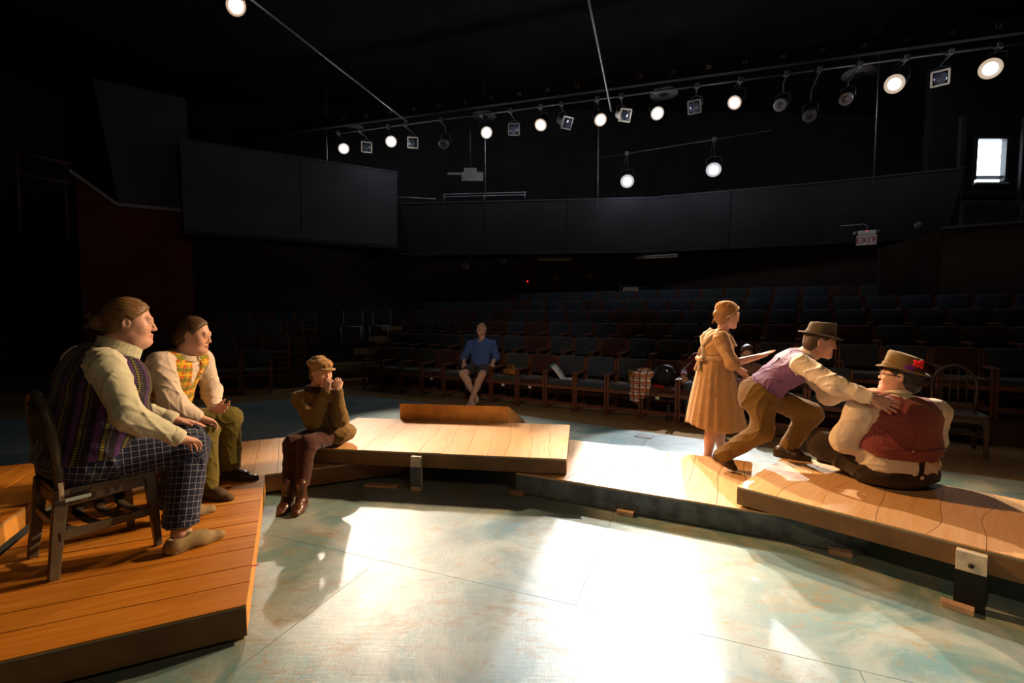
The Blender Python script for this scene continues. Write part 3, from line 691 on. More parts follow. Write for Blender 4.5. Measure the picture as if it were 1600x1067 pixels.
# wedge ramp behind the raised middle platform
wq = A3(-1.262, 5.275, 0); wl = 1.235; base = wq + u3 * wl / 2; ramp = empty('wedge_ramp', base); tagp(ramp, 'orange brown wedge ramp standing behind the raised middle platform', 'ramp')
Wp = lambda a, b, z: wq + u3 * a + v3 * b + A3(0, 0, z)
MB().box(Wp(wl / 2, .01, .24), (wl, .02, .478), (u3, v3, (0, 0, 1))).build('front_board', MATS['fascia_amber'], ramp, base, bevel=.003)
for i in range(7):
    for side in (0, 1):
        a = .02 + i * 1.42 / 7 + .004; b = .02 + (i + 1) * 1.42 / 7 - .004; z = lambda t: .478 * (1 - (t - .02) / 1.43); x0, x1 = ((wl - .02, wl) if side else (0, .02))
        MB().hexa([Wp(x0, a, .004), Wp(x1, a, .004), Wp(x1, b, .004), Wp(x0, b, .004), Wp(x0, a, z(a)), Wp(x1, a, z(a)), Wp(x1, b, z(b)), Wp(x0, b, z(b))]).build('side_board', MATS['fascia_amber'], ramp, base)
for i in range(6):
    a = .0 + i * 1.46 / 6 + .003; b = (i + 1) * 1.46 / 6 - .003; z = lambda t: max(0, .478 * (1 - t / 1.455))
    MB().hexa([Wp(-.004, a, z(a) + .003), Wp(wl + .004, a, z(a) + .003), Wp(wl + .004, b, z(b) + .003), Wp(-.004, b, z(b) + .003), Wp(-.004, a, z(a) + .018), Wp(wl + .004, a, z(a) + .018), Wp(wl + .004, b, z(b) + .018), Wp(-.004, b, z(b) + .018)]).build('plank', MATS['fascia_amber'], ramp, base)
# ================================================================ LIGHTING RIG
def rot_to(d):
    from mathutils import Vector
    return Vector(d).to_track_quat('-Z', 'Y').to_euler()
LENS = {}
def lens_mat(c, g):
    k = (c, g)
    if k not in LENS:
        t = NT('lens_glow'); n = t.n.new('ShaderNodeVectorMath'); n.operation = 'LENGTH'; t.l.new(t.obj(), n.inputs[0])
        q = t.math('MAXIMUM', t.math('SUBTRACT', 1.0, t.math('POWER', t.math('DIVIDE', n.outputs['Value'], .105), 2.0)), 0.0)
        t.put(tuple(.30 + .70 * x for x in c), t.b.inputs['Emission Color']); t.put(t.math('ADD', t.math('MULTIPLY', t.math('POWER', q, 1.5), float(g)), .55), t.b.inputs['Emission Strength'])
        LENS[k] = t.fin((.02, .02, .02), .4)
    return LENS[k]
PIPES = {'long': (A3(-7.5, 12.72, 5.85), A3(11.2, 6.95, 5.85)), 'left': (A3(-4.66, 2.3, 5.62), A3(-2.25, 10.4, 5.62)), 'mid': (A3(-.05, 2.9, 5.62), A3(2.02, 9.9, 5.62)), 'front': (A3(-4.5, -2.1, 5.98), A3(4.5, -2.1, 5.98)), 'low': (A3(1.9, 11.75, 5.25), A3(5.3, 9.92, 5.25))}
def fixture(pos, target, label, r=.11, lit=None, square=True, group='stage lamps on the pipes', on='long', name='stage_lamp', body='metal_black', framem='gel_frame'):
    pos = A3(*pos); d = nrm(A3(*target) - pos); side = nrm(np.cross(d, A3(0, 0, 1))); up = np.cross(side, d)
    root = empty(name, pos); tagp(root, label, 'stage lamp', group)
    back = pos - d * .30
    MB().lathe([(r * .55, -.34), (r * .8, -.31), (r * .92, -.20), (r * .86, -.10), (r * 1.02, -.02), (r * 1.02, .0)], 20, pos, d).build('housing', MATS[body], root, pos)
    MB().lathe([(r * (1.15 if lit else .97), .013 if lit else -.004), (r * .90, .018 if lit else .006), (r * .5, .026 if lit else .014), (.004, .029 if lit else .017)], 24, pos, d).build('lens', lit if lit else MATS['lens_dark'], root, pos)
    f = MB(); w = r * 1.12
    if square:
        for a, b, la, lb in ((0, w, 2 * w + .02, .03), (0, -w, 2 * w + .02, .03), (w, 0, .03, 2 * w), (-w, 0, .03, 2 * w)): f.box(pos + side * a + up * b + d * .006, (la, lb, .012), (side, up, d))
    else: f.lathe([(r * 1.0, -.01), (r * 1.14, -.01), (r * 1.14, .012), (r * 1.0, .012)], 20, pos, d)
    f.build('gel_frame', MATS[framem], root, pos)
    mid = pos - d * .16; top = mid + A3(0, 0, r + .10)
    MB().tube([mid + side * (r + .015), mid + side * (r + .02) + A3(0, 0, r + .05), top, mid - side * (r + .02) + A3(0, 0, r + .05), mid - side * (r + .015)], .012, 6).build('yoke', MATS['metal_black'], root, pos)
    a, b = PIPES[on]; t = ((top - a) @ (b - a)) / ((b - a) @ (b - a)); c = a + (b - a) * t
    MB().tube([top, (top[0], top[1], min(c[2] - .06, top[2] + .2)), (c[0], c[1], c[2] - .05), c], .014, 6).build('hanger', MATS['metal_black'], root, pos)
    MB().box((c[0], c[1], c[2]), (.08, .08, .08)).build('clamp', MATS['metal_grey'], root, pos)
    if r > .1: MB().tube([back + up * .03, back + up * .10 + A3(0, 0, .05), top + side * .09 + A3(0, 0, .02), c + A3(0, 0, .03)], .008, 5).build('cable', MATS['metal_black'], root, pos)
    return root, d
def spot(root, pos, d, watt, c, cone, blend, r=.05, shutter=None, fill_watt=0):
    L = bpy.data.lights.new('lamp_light', 'SPOT'); L.energy = watt; L.color = c; L.spot_size = RAD(cone); L.spot_blend = blend; L.shadow_soft_size = r
    o = bpy.data.objects.new('lamp_light', L); col.objects.link(o); o.parent = root; o.location = d * .06; o.rotation_euler = rot_to(d)
    if fill_watt:          # added cool point light by each lens, lifts dark seats and balcony
        K = bpy.data.lights.new('lamp_fill', 'POINT'); K.energy = fill_watt; K.color = (.80, .88, 1.0); K.shadow_soft_size = .10
        q = bpy.data.objects.new('lamp_fill', K); col.objects.link(q); q.parent = root; q.location = d * .30 - A3(0, 0, .1)
    if shutter:        # the four framing shutters of a profile spotlight: a rectangular beam
        L.use_nodes = True; t = L.node_tree; em = t.nodes['Emission']
        tc = t.nodes.new('ShaderNodeTexCoord'); sp = t.nodes.new('ShaderNodeSeparateXYZ'); t.links.new(tc.outputs['Normal'], sp.inputs[0])
        def M_(op, a, b):
            n = t.nodes.new('ShaderNodeMath'); n.operation = op
            for i, v in enumerate((a, b)):
                if isinstance(v, bpy.types.NodeSocket): t.links.new(v, n.inputs[i])
                else: n.inputs[i].default_value = v
            return n.outputs[0]
        az = M_('ABSOLUTE', sp.outputs[2], 0); m = None
        for k, h in ((0, shutter[0]), (1, shutter[1])):
            q = M_('LESS_THAN', M_('ABSOLUTE', M_('DIVIDE', sp.outputs[k], az), 0), math.tan(RAD(h))); m = q if m is None else M_('MULTIPLY', m, q)
        t.links.new(m, em.inputs['Strength'])
    return L
for pos, tg, wt, c, cone, bl, g, lab, shut in LAMPS:
    big = 'large' in lab or 'brilliant' in lab
    low = 'brilliant' in lab; topl = 'top left' in lab
    root, d = fixture(pos, tg, lab, (.135 if big else .112), lens_mat(c, g), square=False, on='low' if low else ('left' if topl else 'long'), framem='metal_black')
    spot(root, pos, d, wt, c, cone, bl, shutter=shut, fill_watt=11)
for pos, tg, wt, c, cone, bl, g, lab, shut in LAMPS_FILL:
    root, d = fixture(pos, tg, lab, .11, lens_mat(c, g), on='front', framem='metal_black'); spot(root, pos, d, wt, c, cone, bl, .12)
CAMT = (0, 0, 1.4)
for (p, tg, lab, sq, fm, bd) in (((-3.49, 11.63, 5.5), CAMT, 'unlit lamp with square frame between the two leftmost lit lamps', True, 'gel_frame', 'metal_black'),
                     ((-2.32, 11.33, 5.5), CAMT, 'unlit lamp with orange square frame right of the second lit lamp', True, 'gel_frame', 'metal_black'),
                     ((.042, 10.527, 5.5), CAMT, 'unlit lamp with grey square frame right of the third lit lamp', True, 'metal_grey', 'metal_black'),
                     ((1.154, 10.182, 5.5), (5.5, 2, 0), 'unlit grey spotlight turned right, left of the fifth lit lamp', True, 'metal_grey', 'metal_grey'),
                     ((2.284, 9.798, 5.5), (4.6, 1.5, 1.5), 'unlit spotlight with pale square frame right of the fifth lit lamp', True, 'gel_frame', 'gel_frame'),
                     ((3.53, 9.413, 5.5), (-2, 0, 0), 'unlit lamp with dark square frame between sixth and seventh lit lamps', True, 'metal_grey', 'metal_black'),
                     ((7.274, 8.292, 5.5), CAMT, 'unlit lamp with grey square frame between the two large lamps', True, 'gel_frame', 'metal_black'),
                     ((6.10, 8.90, 5.42), (-1, 2, 0), 'unlit ring fronted lamp just left of the second large lamp', False, 'metal_grey', 'metal_black'),
                     ((5.55, 9.06, 5.18), (2, 4, 0), 'small unlit round lamp hanging lowest between seventh lit and large lamps', False, 'metal_grey', 'metal_black'),
                     ((4.95, 8.98, 5.35), (-3, 1, 0), 'dark unlit round lamp right of the seventh lit lamp', False, 'metal_grey', 'metal_black'),
                     ((-1.55, 11.0, 5.35), (-3, 3, 0), 'dark unlit round lamp left of the third lit lamp', False, 'metal_grey', 'metal_black')):
    fixture(p, tg, lab, .10, None, sq, framem=fm, body=bd)
def pipe(name, a, b, r, lab, cat, m='metal_black'):
    a = A3(*a); b = A3(*b); c = (a + b) / 2; o = MB().tube([a, b], r, 10).mesh(name, c); return tagp(mkobj(name, o, MATS[m], loc=c), lab, cat)
for k_, lab, m_ in (('long', 'long dark lighting pipe carrying the row of stage lamps', 'metal_grey'), ('left', 'grid pipe running back from the top left lamp', 'metal_grey'), ('mid', 'grid pipe running back to the middle of the lamp row', 'metal_grey'), ('front', 'added unseen pipe behind the camera holding the fill lamps', 'metal_black'), ('low', 'short pipe holding the two brilliant white spotlights', 'metal_black')):  # the front pipe is added out of view to carry the fill lamps
    pipe('lighting_pipe', *PIPES[k_], .024 if k_ in ('long', 'front') else .017, lab, 'pipe', 'metal_black' if k_ == 'long' else m_)
for x, y, z0, lab in ((-4.55, 11.9, 4.75, 'thin drop cable left of the leftmost lit lamp'), (-.62, 11.2, 4.1, 'thin drop cable below the third lit lamp'), (2.03, 11.4, 3.9, 'blue grey drop pipe left of the two white spotlights'), (6.9, 9.2, 4.0, 'thin drop cable left of the daylight window')):
    pipe('drop_cable', (x, y, z0), (x, y, 7.4), .009, lab, 'cable', 'rail_metal')
# numbered beam above the pipe
bA, bB = A3(-7.0, 12.301, 6.05), A3(11.5, 6.614, 6.05); bd = nrm(bB - bA); bnrm = A3(bd[1], -bd[0], 0)
bm_ = MB().box((bA + bB) / 2 - bnrm * .06, (np.linalg.norm(bB - bA), .10, .26), (bd, -bnrm, (0, 0, 1))).mesh('numbered_beam', (bA + bB) / 2); beam_o = mkobj('numbered_beam', bm_, MATS['ceiling_black'], loc=(bA + bB) / 2)
tagp(beam_o, 'long black ceiling beam with pale painted channel numbers', 'beam')
def text_mesh(s, h, depth=.002):
    cu = bpy.data.curves.new('txt', 'FONT'); cu.body = s; cu.size = h * 1.4; cu.align_x = 'CENTER'; cu.align_y = 'CENTER'; cu.extrude = depth
    ob = bpy.data.objects.new('txt', cu); col.objects.link(ob); dg = bpy.context.evaluated_depsgraph_get(); dg.update()
    me = bpy.data.meshes.new_from_object(ob.evaluated_get(dg)); bpy.data.objects.remove(ob); bpy.data.curves.remove(cu); return me
from mathutils import Matrix
n0, n1 = A3(-3.937, 11.359, 6.05), A3(7.706, 7.78, 6.05)
for i, num in enumerate([21, 20, 19, 18, 17, 16, 15, 14, 13, 12, 11, 10, 21, 20, 19, 18, 17, 16, 15, 14, 13]):
    p = n0 + (n1 - n0) * (i / 20.0); o = mkobj('channel_number', text_mesh(str(num), .07), MATS['number_paint'], beam_o)
    q = p - (bA + bB) / 2 + bnrm * .002
    o.matrix_local = Matrix(((bd[0], 0, bnrm[0], q[0]), (bd[1], 0, bnrm[1], q[1]), (0, 1, 0, 0), (0, 0, 0, 1)))
# unlit house lights: shallow round domes under the ceiling
for (x, y), lab in (((3.4, 10.9), 'round unlit house light above the sixth lit lamp'), ((7.1, 10.0), 'round unlit house light above the large lamp at right'), ((-.70, 12.1), 'round unlit house light above the third lit lamp'), ((-4.2, 12.9), 'round unlit house light above the leftmost lit lamp')):
    o = empty('house_light', (x, y, 6.4)); tagp(o, lab, 'ceiling light', 'unlit house lights')
    MB().lathe([(.30, 0), (.29, .04), (.2, .11), (.06, .16)], 28).build('shade', MATS['dome_grey'], o); MB().tube([(0, 0, .15), (0, 0, 1.1)], .012, 6).build('stem', MATS['metal_black'], o); MB().lathe([(.12, -.012), (.10, -.035), (.03, -.05)], 16, (0, 0, .03)).build('bulb_glass', MATS['glass_dim'], o)
# pale bracket plate hanging below the pipe
o = MB(); o.box((-.95, 11.6, 4.79), (.52, .10, .22)); o.box((-1.35, 11.6, 4.86), (.40, .06, .06)); o.box((-1.0, 11.6, 4.95), (.30, .06, .10))
tagp(mkobj('ceiling_projector', o.mesh('ceiling_projector', (-1.0, 11.6, 4.7), .01), MATS['dome_grey'], loc=(-1.0, 11.6, 4.7)), 'grey boxy projector hanging below the lamps at left', 'projector')
pipe('drop_pipe', (-1.0, 11.6, 5.0), (-1.0, 11.6, 7.4), .02, 'drop pipe holding the grey boxy projector', 'pipe')
# strip lights under the balcony, round wall lights, control booth window
for (a, b, z, lab) in (((.70, 12.95), (1.60, 12.86), 3.0, 'left strip light fixed under the balcony'), ((3.24, 12.5), (4.2, 12.1), 3.0, 'right strip light fixed under the balcony')):
    A_p = A3(*a, z); B_p = A3(*b, z); d = nrm(B_p - A_p); L = np.linalg.norm(B_p - A_p); o = empty('strip_light', (A_p + B_p) / 2); tagp(o, lab, 'strip light', 'strip lights under the balcony')
    MB().box((A_p + B_p) / 2, (L, .10, .05), (d, (-d[1], d[0], 0), (0, 0, 1))).build('housing', MATS['dome_grey'], o, (A_p + B_p) / 2, bevel=.006); MB().box((A_p + B_p) / 2 + A3(0, 0, .045), (.10, .06, .05)).build('bracket', MATS['metal_black'], o, (A_p + B_p) / 2); MB().tube([A_p - A3(0, 0, .045), B_p - A3(0, 0, .045)], .022, 8).build('tube', MATS['post_white'], o, (A_p + B_p) / 2)
for (x, y, z, lab) in ((1.25, 13.72, 2.52, 'small round wall light left of the booth window'), (2.18, 13.56, 2.58, 'small round wall light nearest the booth window'), (-.29, 13.98, 3.05, 'small round wall light high under the balcony'), (-1.36, 14.17, 2.92, 'small round wall light at the dark left end')):
    o = MB().lathe([(.115, 0), (.115, .03), (.095, .045), (.085, .03), (.02, .03)], 20, (x, y, z), (.17, -.985, 0)).mesh('round_wall_light', (x, y, z)); tagp(mkobj('round_wall_light', o, MATS['metal_grey'], loc=(x, y, z)), lab, 'wall light', 'round wall lights')
bq = A3(3.02, 13.42, 2.05); o = struct('window_2', MB().box((3.85, 13.17, 2.44), (1.72, .05, .05), ((.985, -.17, 0), (.17, .985, 0), (0, 0, 1))), MATS['frame_dark'])
for c, d in (((3.85, 13.17, 2.02), (1.72, .05, .05)), ((3.02, 13.31, 2.23), (.05, .05, .40)), ((4.68, 13.03, 2.23), (.05, .05, .40)), ((3.7, 13.2, 2.23), (.03, .04, .38))): MB().box(c, d, ((.985, -.17, 0), (.17, .985, 0), (0, 0, 1))).build('window_frame', MATS['frame_dark'], o)
MB().box((3.85, 13.20, 2.23), (1.64, .012, .38), ((.985, -.17, 0), (.17, .985, 0), (0, 0, 1))).build('pane', MATS['glass_dim'], o)
tagp(mkobj('notice_board', MB().box((3.30, 13.24, 2.18), (.42, .012, .14), ((.985, -.17, 0), (.17, .985, 0), (0, 0, 1))).mesh('notice_board', (3.30, 13.24, 2.11)), MATS['shim_wood'], loc=(3.30, 13.24, 2.11)), 'brown board behind the booth window frame', 'board')
tagp(mkobj('indicator_light', MB().sphere((0, 0, 0), .022, 10, 6).mesh('indicator_light'), MATS['led_red'], loc=(.45, 13.915, 2.45)), 'tiny red indicator light on the dark back wall', 'light')
# exit sign with emergency lamps
ex = A3(7.30, 9.86, 3.02); en = nrm(A3(-.55, -.83, 0)); eu = A3(-en[1], en[0], 0); root = empty('exit_sign', ex); tagp(root, 'white exit sign with red letters and twin emergency lamps', 'sign')
MB().box(ex, (.34, .05, .21), (eu, -en, (0, 0, 1))).build('sign_plate', MATS['sign_white'], root, ex, bevel=.006)
o = mkobj('lettering', text_mesh('EXIT', .12), MATS['sign_red'], root); p = en * .028; o.matrix_local = Matrix(((eu[0], 0, en[0], p[0] - eu[0] * .01), (eu[1], 0, en[1], p[1] - eu[1] * .01), (0, 1, 0, -.005), (0, 0, 0, 1)))
MB().add([ex + eu * .135 + en * .029 + A3(0, 0, .025), ex + eu * .135 + en * .029 - A3(0, 0, .035), ex + eu * .16 + en * .029 - A3(0, 0, .005)], [(0, 1, 2)]).build('arrow', MATS['sign_red'], root, ex)
MB().box(ex + A3(0, 0, .15), (.30, .07, .09), (eu, -en, (0, 0, 1))).build('lamp_housing', MATS['sign_white'], root, ex, bevel=.008)
for s_ in (-1, 1): MB().lathe([(.03, -.04), (.045, .0), (.045, .03), (.02, .035)], 14, ex + eu * s_ * .19 + A3(0, 0, .15), nrm(en + eu * s_ * .6)).build('emergency_lamp', MATS['metal_grey'], root, ex)
MB().sphere(ex + A3(0, 0, .17) + en * .04, .008, 8, 6).build('indicator', MATS['led_red'], root, ex)
MB().tube([ex + A3(0, 0, .19), ex + A3(0, 0, .28), ex + A3(0, 0, .33) - eu * .05, ex + A3(0, 0, .33) - eu * .45], .012, 6).build('conduit', MATS['rail_metal'], root, ex)
o = MB().lathe([(.06, -.08), (.07, 0), (.07, .06), (.03, .07)], 14, (7.92, 9.35, 3.22), (-.5, -.85, -.1)).mesh('wall_speaker', (7.92, 9.35, 3.22)); tagp(mkobj('wall_speaker', o, MATS['metal_grey'], loc=(7.92, 9.35, 3.22)), 'small dark camera-like speaker right of the exit sign', 'speaker')
# railings
pipe('balcony_rail', (-2.85, 12.05, 4.42), (-1.9, 12.0, 4.36), .022, 'short blue grey rail at the left end of the balcony', 'railing', 'rail_metal')
root = empty('balcony_rail', (-1.7, 11.9, 4.35)); tagp(root, 'blue grey double rail on the left part of the balcony top', 'railing')
for z in (4.40, 4.46): MB().tube([(-1.72, 11.95, z), (.35, 11.72, z)], .016, 8).build('rail', MATS['rail_metal'], root, (-1.7, 11.9, 4.35))
for t in (.02, .5, .98): MB().tube([(-1.72 + 2.07 * t, 11.95 - .23 * t, 4.30), (-1.72 + 2.07 * t, 11.95 - .23 * t, 4.46)], .014, 8).build('post', MATS['rail_metal'], root, (-1.7, 11.9, 4.35))
root = empty('stair_rail', (-9.2, 9.0, 3.0)); tagp(root, 'dark red metal stair rail at the far left', 'railing'); simple('rail_red', (.10, .035, .03), .5, .4)
for z in (4.35, 3.98): MB().tube([(-10.4, 8.5, z + .35), (-8.4, 9.2, z)], .02, 8).build('rail', MATS['rail_red'], root, (-9.2, 9.0, 3.0))
for t in (0, .62, .95): MB().tube([(-10.4 + 2 * t, 8.5 + .7 * t, 3.0), (-10.4 + 2 * t, 8.5 + .7 * t, 4.70 - .35 * t)], .022, 8).build('post', MATS['rail_red'], root, (-9.2, 9.0, 3.0))
# ================================================================ AUDIENCE CHAIRS
simple('chair_wood', (.125, .040, .020), .42, .4, .3, 9, .12, 50); simple('tag_paper', (.75, .72, .66), .7, .2)
CUSH = {'dark blue': (.034, .044, .062), 'maroon': (.058, .022, .020), 'grey green': (.038, .047, .044), 'slate': (.038, .044, .055)}
for k, c in CUSH.items(): simple('cushion_' + k, c, .9, .15, .25, 20, .4, 260, .003, sheen=.2)
def rbox(c, d, bev): return MB().box(c, d), bev
ME = {}
def shared(key, fn):
    if key not in ME: ME[key] = fn()
    return ME[key]
def chair_meshes():
    w = .236
    ME['post'] = MB().box((0, 0, 0), (.034, .042, 1.0)).mesh('leg')       # scaled per use is avoided: one mesh each
    ME['front_leg'] = MB().box((0, 0, .29), (.032, .042, .58)).mesh('leg', bevel=.003)
    ME['rear_leg'] = MB().beam((0, .02, 0), (0, -.055, .80), .032, .040, (1, 0, 0)).mesh('leg', bevel=.003)
    ME['arm'] = MB().box((0, 0, 0), (.034, .47, .026)).mesh('arm_rest', bevel=.006)
    ME['rail'] = MB().box((0, 0, 0), (.024, .44, .034)).mesh('side_rail', bevel=.002)
    ME['bar'] = MB().box((0, 0, 0), (.44, .022, .045)).mesh('cross_bar', bevel=.002)
    ME['apron'] = MB().box((0, 0, 0), (.445, .024, .055)).mesh('seat_rail', bevel=.002)
    ME['tag'] = MB().box((0, 0, 0), (.055, .002, .04)).mesh('seat_tag')
    for k in CUSH:
        s = MB().box((0, 0, 0), (.445, .45, .075)).mesh('seat', bevel=.024); s.materials.append(MATS['cushion_' + k])
        b = MB().box((0, 0, 0), (.43, .055, .32)).mesh('backrest', bevel=.022); b.materials.append(MATS['cushion_' + k])
        for m_ in (s, b): m_.polygons.foreach_set('use_smooth', [True] * len(m_.polygons))
        ME['seat_' + k] = s; ME['back_' + k] = b
    for k in ('front_leg', 'rear_leg', 'arm', 'rail', 'bar', 'apron'): ME[k].materials.append(MATS['chair_wood'])
    ME['tag'].materials.append(MATS['tag_paper'])
chair_meshes()
def aud_chair(p, face, colr, label, tag_=False):
    root = empty('audience_chair', p, atan2(face[1], face[0]) - pi / 2); tagp(root, label, 'chair', 'padded audience chairs')
    def part(nm, key, loc, rx=0):
        o = bpy.data.objects.new(nm, ME[key]); col.objects.link(o); o.parent = root; o.location = loc
        if rx: o.rotation_euler = (rx, 0, 0)
    for x in (-.233, .233):
        part('leg', 'front_leg', (x, .235, 0)); part('leg', 'rear_leg', (x, -.20, 0)); part('arm_rest', 'arm', (x, .03, .585)); part('side_rail', 'rail', (x, .02, .07))
    part('cross_bar', 'bar', (0, .225, .10)); part('seat_rail', 'apron', (0, .225, .355)); part('cross_bar', 'bar', (0, -.2, .2))
    part('seat', 'seat_' + colr, (0, .025, .42)); part('backrest', 'back_' + colr, (0, -.235, .655), .10)
    if tag_: part('seat_tag', 'tag', (.02, .240, .315))
ORD = ['first', 'second', 'third', 'fourth', 'fifth', 'sixth', 'seventh', 'eighth', 'ninth', 'tenth', 'eleventh', 'twelfth', 'thirteenth', 'fourteenth', 'fifteenth', 'sixteenth', 'seventeenth', 'eighteenth', 'nineteenth', 'twentieth', 'twenty-first', 'twenty-second', 'twenty-third', 'twenty-fourth', 'twenty-fifth', 'twenty-sixth', 'twenty-seventh']
kinds = list(CUSH); rs = random.Random(5)
ROW0 = {5: 'maroon', 6: 'grey green', 7: 'maroon', 8: 'slate', 9: 'dark blue', 10: 'slate', 11: 'maroon', 12: 'maroon', 4: 'slate', 3: 'maroon', 2: 'grey green', 1: 'grey green', 0: 'maroon'}
SEATPOS = {}
PITCH = .508
for k in range(6):
    s0 = -4.62 - .47 * k; i = 0
    s = s0 + PITCH / 2 + (.13 if k == 0 else .0)
    while s < (3.65 if k == 0 else 5.6 + .3 * k) and i < 27:
        p = OR + uR * s + nR * (.95 * k + .235) + A3(0, 0, .255 * k); px = 800 + 740 * p[0] / p[1]
        c = ROW0.get(i) if (k == 0 and i in ROW0) else rs.choice(kinds + ['dark blue', 'slate'])
        if px < 1720:
            aud_chair(p, -nR, c, f'{c} padded wooden armchair, {ORD[i]} from the aisle, {ORD[k]} row of main bank', k == 0 and i in (3, 6, 7, 11, 13))
            SEATPOS[(k, i)] = p
        i += 1; s += PITCH
for k in range(4):
    for i in range(6):
        s = .20 + .47 * k * .6 - PITCH * (i + .5); p = OL + uL * s + nL * (.95 * k + .235) + A3(0, 0, .255 * k)
        c = ['grey green', 'maroon', 'maroon', 'slate', 'dark blue', 'maroon'][(i + k) % 6]
        aud_chair(p, -nL, c, f'{c} padded wooden armchair, {ORD[i]} from the aisle, {ORD[k]} row of left bank')
# ================================================================ BANKER CHAIRS (bent back bow, splats, slotted stretcher rack)
simple('banker_wood', (.082, .062, .040), .38, .45, .3, 10, .12, 40); simple('banker_brown', (.070, .040, .024), .4, .4, .3, 10, .12, 40); simple('tape_blue', (.45, .60, .62), .6, .3)
def banker_chair(p, face, label, wood='banker_wood', tape=False):
    root = empty('wooden_chair', p, atan2(face[1], face[0]) - pi / 2); tagp(root, label, 'chair', 'wooden chairs with bent back bows'); m = MATS[wood]
    sw, sd, sh = .20, .20, .44
    # seat: saddle board, wider at the front
    prof = [(-.185, -.20), (.185, -.20), (.215, .02), (.225, .20), (.19, .225), (-.19, .225), (-.225, .20), (-.215, .02)]
    MB().prism(prof, sh - .035, sh).build('seat', m, root, bevel=.008)
    for s in (-1, 1):
        MB().beam((s * .205, .205, 0), (s * .195, .18, sh - .03), .034, .034, (1, 0, 0), .05, .05).build('leg', m, root, bevel=.004)
        # rear leg runs on into the back bow
        MB().beam((s * .195, -.235, 0), (s * .178, -.185, sh), .036, .042, (1, 0, 0), .042, .058).build('leg', m, root, bevel=.004)
        MB().beam((s * .20, -.205, .21), (s * .20, .19, .21), .045, .022, (0, 0, 1)).build('stretcher', m, root, bevel=.003)
        MB().beam((s * .188, -.19, sh - .055), (s * .195, .18, sh - .055), .05, .022, (0, 0, 1)).build('apron', m, root, bevel=.003)
    MB().beam((-.18, -.192, sh - .06), (.18, -.192, sh - .06), .06, .022, (0, 0, 1)).build('apron', m, root, bevel=.003)
    MB().beam((-.19, .18, sh - .06), (.19, .18, sh - .06), .06, .022, (0, 0, 1)).build('apron', m, root, bevel=.003)
    MB().beam((-.19, -.213, .27), (.19, -.213, .27), .04, .02, (0, 0, 1)).build('stretcher', m, root, bevel=.003)
    # slotted rack between the side stretchers
    for j in range(4):
        y = -.15 + j * .095
        MB().tube([(-.195, y + .02, .215), (-.10, y - .012, .218), (0, y - .02, .22), (.10, y - .012, .218), (.195, y + .02, .215)], .024, 8, .008).build('rack_slat', m, root)
    bow = []
    for j in range(25):
        t = j / 24; a = pi * (1 - t)
        if t < .22: x, h = -.178 - .012 * (t / .22), .42 * (t / .22) * .62
        elif t > .78: x, h = .178 + .012 * ((1 - t) / .22), .42 * ((1 - t) / .22) * .62
        else:
            b = pi * (1 - (t - .22) / .56); x, h = .19 * cos(b), .26 + .23 * sin(b)
        bow.append((x, -.185 - .05 * h - .07 * h * h, sh - .01 + h))
    MB().tube(bow, .022, 8, .017).build('back_bow', m, root)
    yb = lambda h: -.185 - .05 * h - .07 * h * h
    MB().beam((-.178, yb(.05), sh + .05), (.178, yb(.05), sh + .05), .045, .018, (0, 0, 1)).build('back_rail', m, root, bevel=.003)
    for x, top in ((-.105, .43), (-.035, .475), (.035, .475), (.105, .43)):
        MB().tube([(x, yb(h) + .0, sh + h) for h in (.05, .16, .27, .36, top)], .0165, 8, .007).build('back_slat', m, root)
    MB().tube([(x, yb(.30), sh + .30 + .03 * cos(x * 9)) for x in (-.16, -.08, 0, .08, .16)], .016, 8, .007).build('back_brace', m, root)
    if tape:
        MB().box((.2205, -.13, sh - .05), (.003, .10, .018)).build('tape', MATS['tape_blue'], root); MB().box((.2055, -.19, sh - .005), (.003, .02, .09)).build('tape', MATS['post_white'], root)
    return root
banker_chair((-2.31, 2.585, LO), nrm((.56, .83, 0)), 'dark wooden chair under the person in the purple striped vest', tape=True)
banker_chair((-2.47, 3.40, LO), nrm((.98, .12, 0)), 'dark wooden chair under the person in the orange plaid vest')
banker_chair((4.86, 5.12, 0), nrm((-.55, -.83, 0)), 'empty brown arch-backed chair right of the seated person in red', 'banker_brown')
banker_chair((5.62, 4.75, 0), nrm((-.62, -.78, 0)), 'empty brown arch-backed chair at the right edge of view', 'banker_brown')
# pale metal chairs at the top of the aisle
simple('chrome_dull', (.30, .31, .33), .35, .5, .2, 9, .05, 60, metal=.5); simple('vinyl_dark', (.03, .022, .02), .6, .3)
def metal_chair(p, face, label):
    root = empty('metal_chair', p, atan2(face[1], face[0]) - pi / 2); tagp(root, label, 'chair', 'metal framed chairs at the top of the aisle')
    for s in (-1, 1):
        MB().tube([(s * .22, .22, 0), (s * .22, .22, .44), (s * .22, -.20, .44), (s * .22, -.27, .82)], .013, 8).build('side_frame', MATS['chrome_dull'], root); MB().tube([(s * .22, -.16, .44), (s * .22, -.24, 0)], .013, 8).build('leg', MATS['chrome_dull'], root)
    MB().tube([(-.22, .22, .44), (.22, .22, .44)], .013, 8).build('cross_bar', MATS['chrome_dull'], root)
    MB().box((0, .01, .465), (.42, .42, .045)).build('seat', MATS['vinyl_dark'], root, bevel=.015); MB().box((0, -.255, .70), (.42, .035, .24), ((1, 0, 0), (0, .985, .17), (0, -.17, .985))).build('backrest', MATS['vinyl_dark'], root, bevel=.012)
metal_chair((-3.80, 11.25, .765), nrm((.2, -.98, 0)), 'pale metal framed chair, left one at the top of the aisle')
metal_chair((-3.28, 11.80, .765), nrm((.1, -.99, 0)), 'pale metal framed chair, right one at the top of the aisle')
